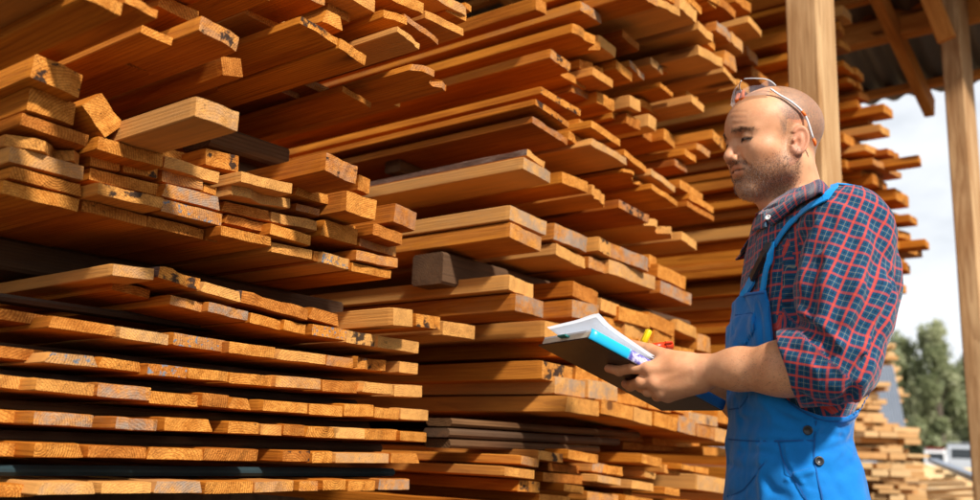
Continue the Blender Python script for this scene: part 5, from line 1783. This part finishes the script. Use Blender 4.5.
# sheets on top, one lifted and curled at its corner
def paper():
    t = NT('white_paper')
    co = t.n('ShaderNodeTexCoord').outputs['Object']
    c = t.mix(t.noise(co, 20, 3), (.82, .86, .92), (.88, .91, .95))
    d = t.n('ShaderNodeBsdfDiffuse', {'Color': c}); tr = t.n('ShaderNodeBsdfTranslucent', {'Color': c})
    t.n('ShaderNodeOutputMaterial', {0: t.n('ShaderNodeMixShader', {0: .6, 1: d, 2: tr})})
    return t.m
M_PAPER = paper()
def sheet(x0, x1, y0, y1, zf, name, parent):
    V, Fc = [], []
    n1, n2 = 16, 10
    for i in range(n1+1):
        for j in range(n2+1):
            u, v = i/n1, j/n2
            V.append(BK(x0+(x1-x0)*u, y0+(y1-y0)*v, zf(u, v)))
    for i in range(n1):
        for j in range(n2):
            a_ = i*(n2+1)+j; Fc.append((a_, a_+1, a_+n2+2, a_+n2+1))
    m = MB(); m.add(V, Fc); o = m.build(name, M_PAPER, parent, smooth=True)
    return o
for k_, (dz_, dx_) in enumerate(((0, 0), (.004, .006))):
    sheet(-.006+dx_, .20, -.006, BKW-.02, lambda u, v, dz_=dz_: TH+.002+dz_+.018*(1-u)**2*(1-v*.3)+.006*math.exp(-((u)/.10)**2-((v)/.25)**2)+.004*math.sin(u*3+v*2)*.5, 'loose_sheet', nbk)
# pens
def pen(name, a_, b_, r, mat, capmat, label):
    e = empty(name); e.matrix_world = MAN_M; tag(e, label, 'pen')
    a_, b_ = np.asarray(a_), np.asarray(b_)
    L = lambda t: a_+(b_-a_)*t
    m = MB(); m.tube([L(0), L(.02), L(.62)], [r*.8, r, r], 12); m.build('barrel', mat, e, smooth=True)
    m = MB(); m.tube([L(.62), L(.63), L(.97), L(1.0)], [r*.9, r*1.12, r*1.05, r*.5], 12); m.build('cap', capmat, e, smooth=True)
    m = MB(); o_ = np.array([0, -r*1.5, r*.6]); m.tube([L(.96)+o_*.6, L(.95)+o_, L(.70)+o_], r*.28, 6); m.build('clip', capmat, e)
M_YEL = simple('yellow_plastic', (.90, .62, .01), .3); M_RED = simple('red_plastic', (.62, .045, .01), .35)
yb_ = mp(649.5, 329.5, dyE+.055)
pen('yellow_pen', mp(628, 368, dyE+.075)*0 + yb_ + np.array([-.040, .012, -.082]), yb_, .0062, M_YEL, M_YEL, 'yellow pen sticking up between the notebook and the hand')
pen('red_marker', mp(652, 347, dyE+.050), mp(673, 345.0, dyE+.066), .0075, M_RED, M_RED, 'red-orange marker lying level above the knuckles of the hand')

# ---- only the boards that show largest stay single things; the rest join the far planks
bpy.context.view_layer.update()
dg = bpy.context.evaluated_depsgraph_get()
hits = {}
for iy in range(2, 500, 3):
    for ix in range(2, 980, 3):
        d = Vector(ray(ix, iy)).normalized()
        ok, loc, nrm, fi, ob, mt = scene.ray_cast(dg, Vector(CAM), d)
        if ok: hits[ob.name] = hits.get(ob.name, 0)+1
rank = sorted(BOARDS, key=lambda r: -hits.get(r[0].name, 0))
keep = [r for r in rank[:298] if hits.get(r[0].name, 0) > 0]
rest = [r for r in rank if r not in keep]
V_, F_, M_ = [], [], []
for r in rest:
    o = r[0]; mw = o.matrix_world; b_ = len(V_)
    if hits.get(o.name, 0) > 0 or r[1] in ('pile behind the post', 'high jagged bundle'):
        V_ += [tuple(mw @ v.co) for v in o.data.vertices]
        for p in o.data.polygons:
            F_.append(tuple(i+b_ for i in p.vertices)); M_.append(p.material_index)
    bpy.data.objects.remove(o)
me_ = fo.data
fv = [tuple(v.co) for v in me_.vertices]; ff = [tuple(p.vertices) for p in me_.polygons]
tint = [q.value for q in me_.attributes['tint'].data]
far_m = me_.materials[0]
n0 = len(fv)
nm = bpy.data.meshes.new('far_planks'); nm.from_pydata(fv+V_, [], ff+[tuple(i+n0 for i in f) for f in F_])
for m_ in (far_m, M_SIDE, M_END, M_BARK): nm.materials.append(m_)
nm.polygons.foreach_set('material_index', [0]*len(ff)+[i+1 for i in M_])
nm.attributes.new('tint', 'FLOAT', 'FACE').data.foreach_set('value', tint+[.5]*len(F_))
nm.update(); fo.data = nm
for k_, v_ in (('tone', .5), ('grey', 0.0), ('stain', 0.0), ('speckle', 0.0), ('sidegrey', 0.0)): fo[k_] = v_
tag(fo, 'distant piles of sawn boards, loose pale planks and half hidden board ends', 'planks', kind='stuff')
BOARDS[:] = keep
label_boards()
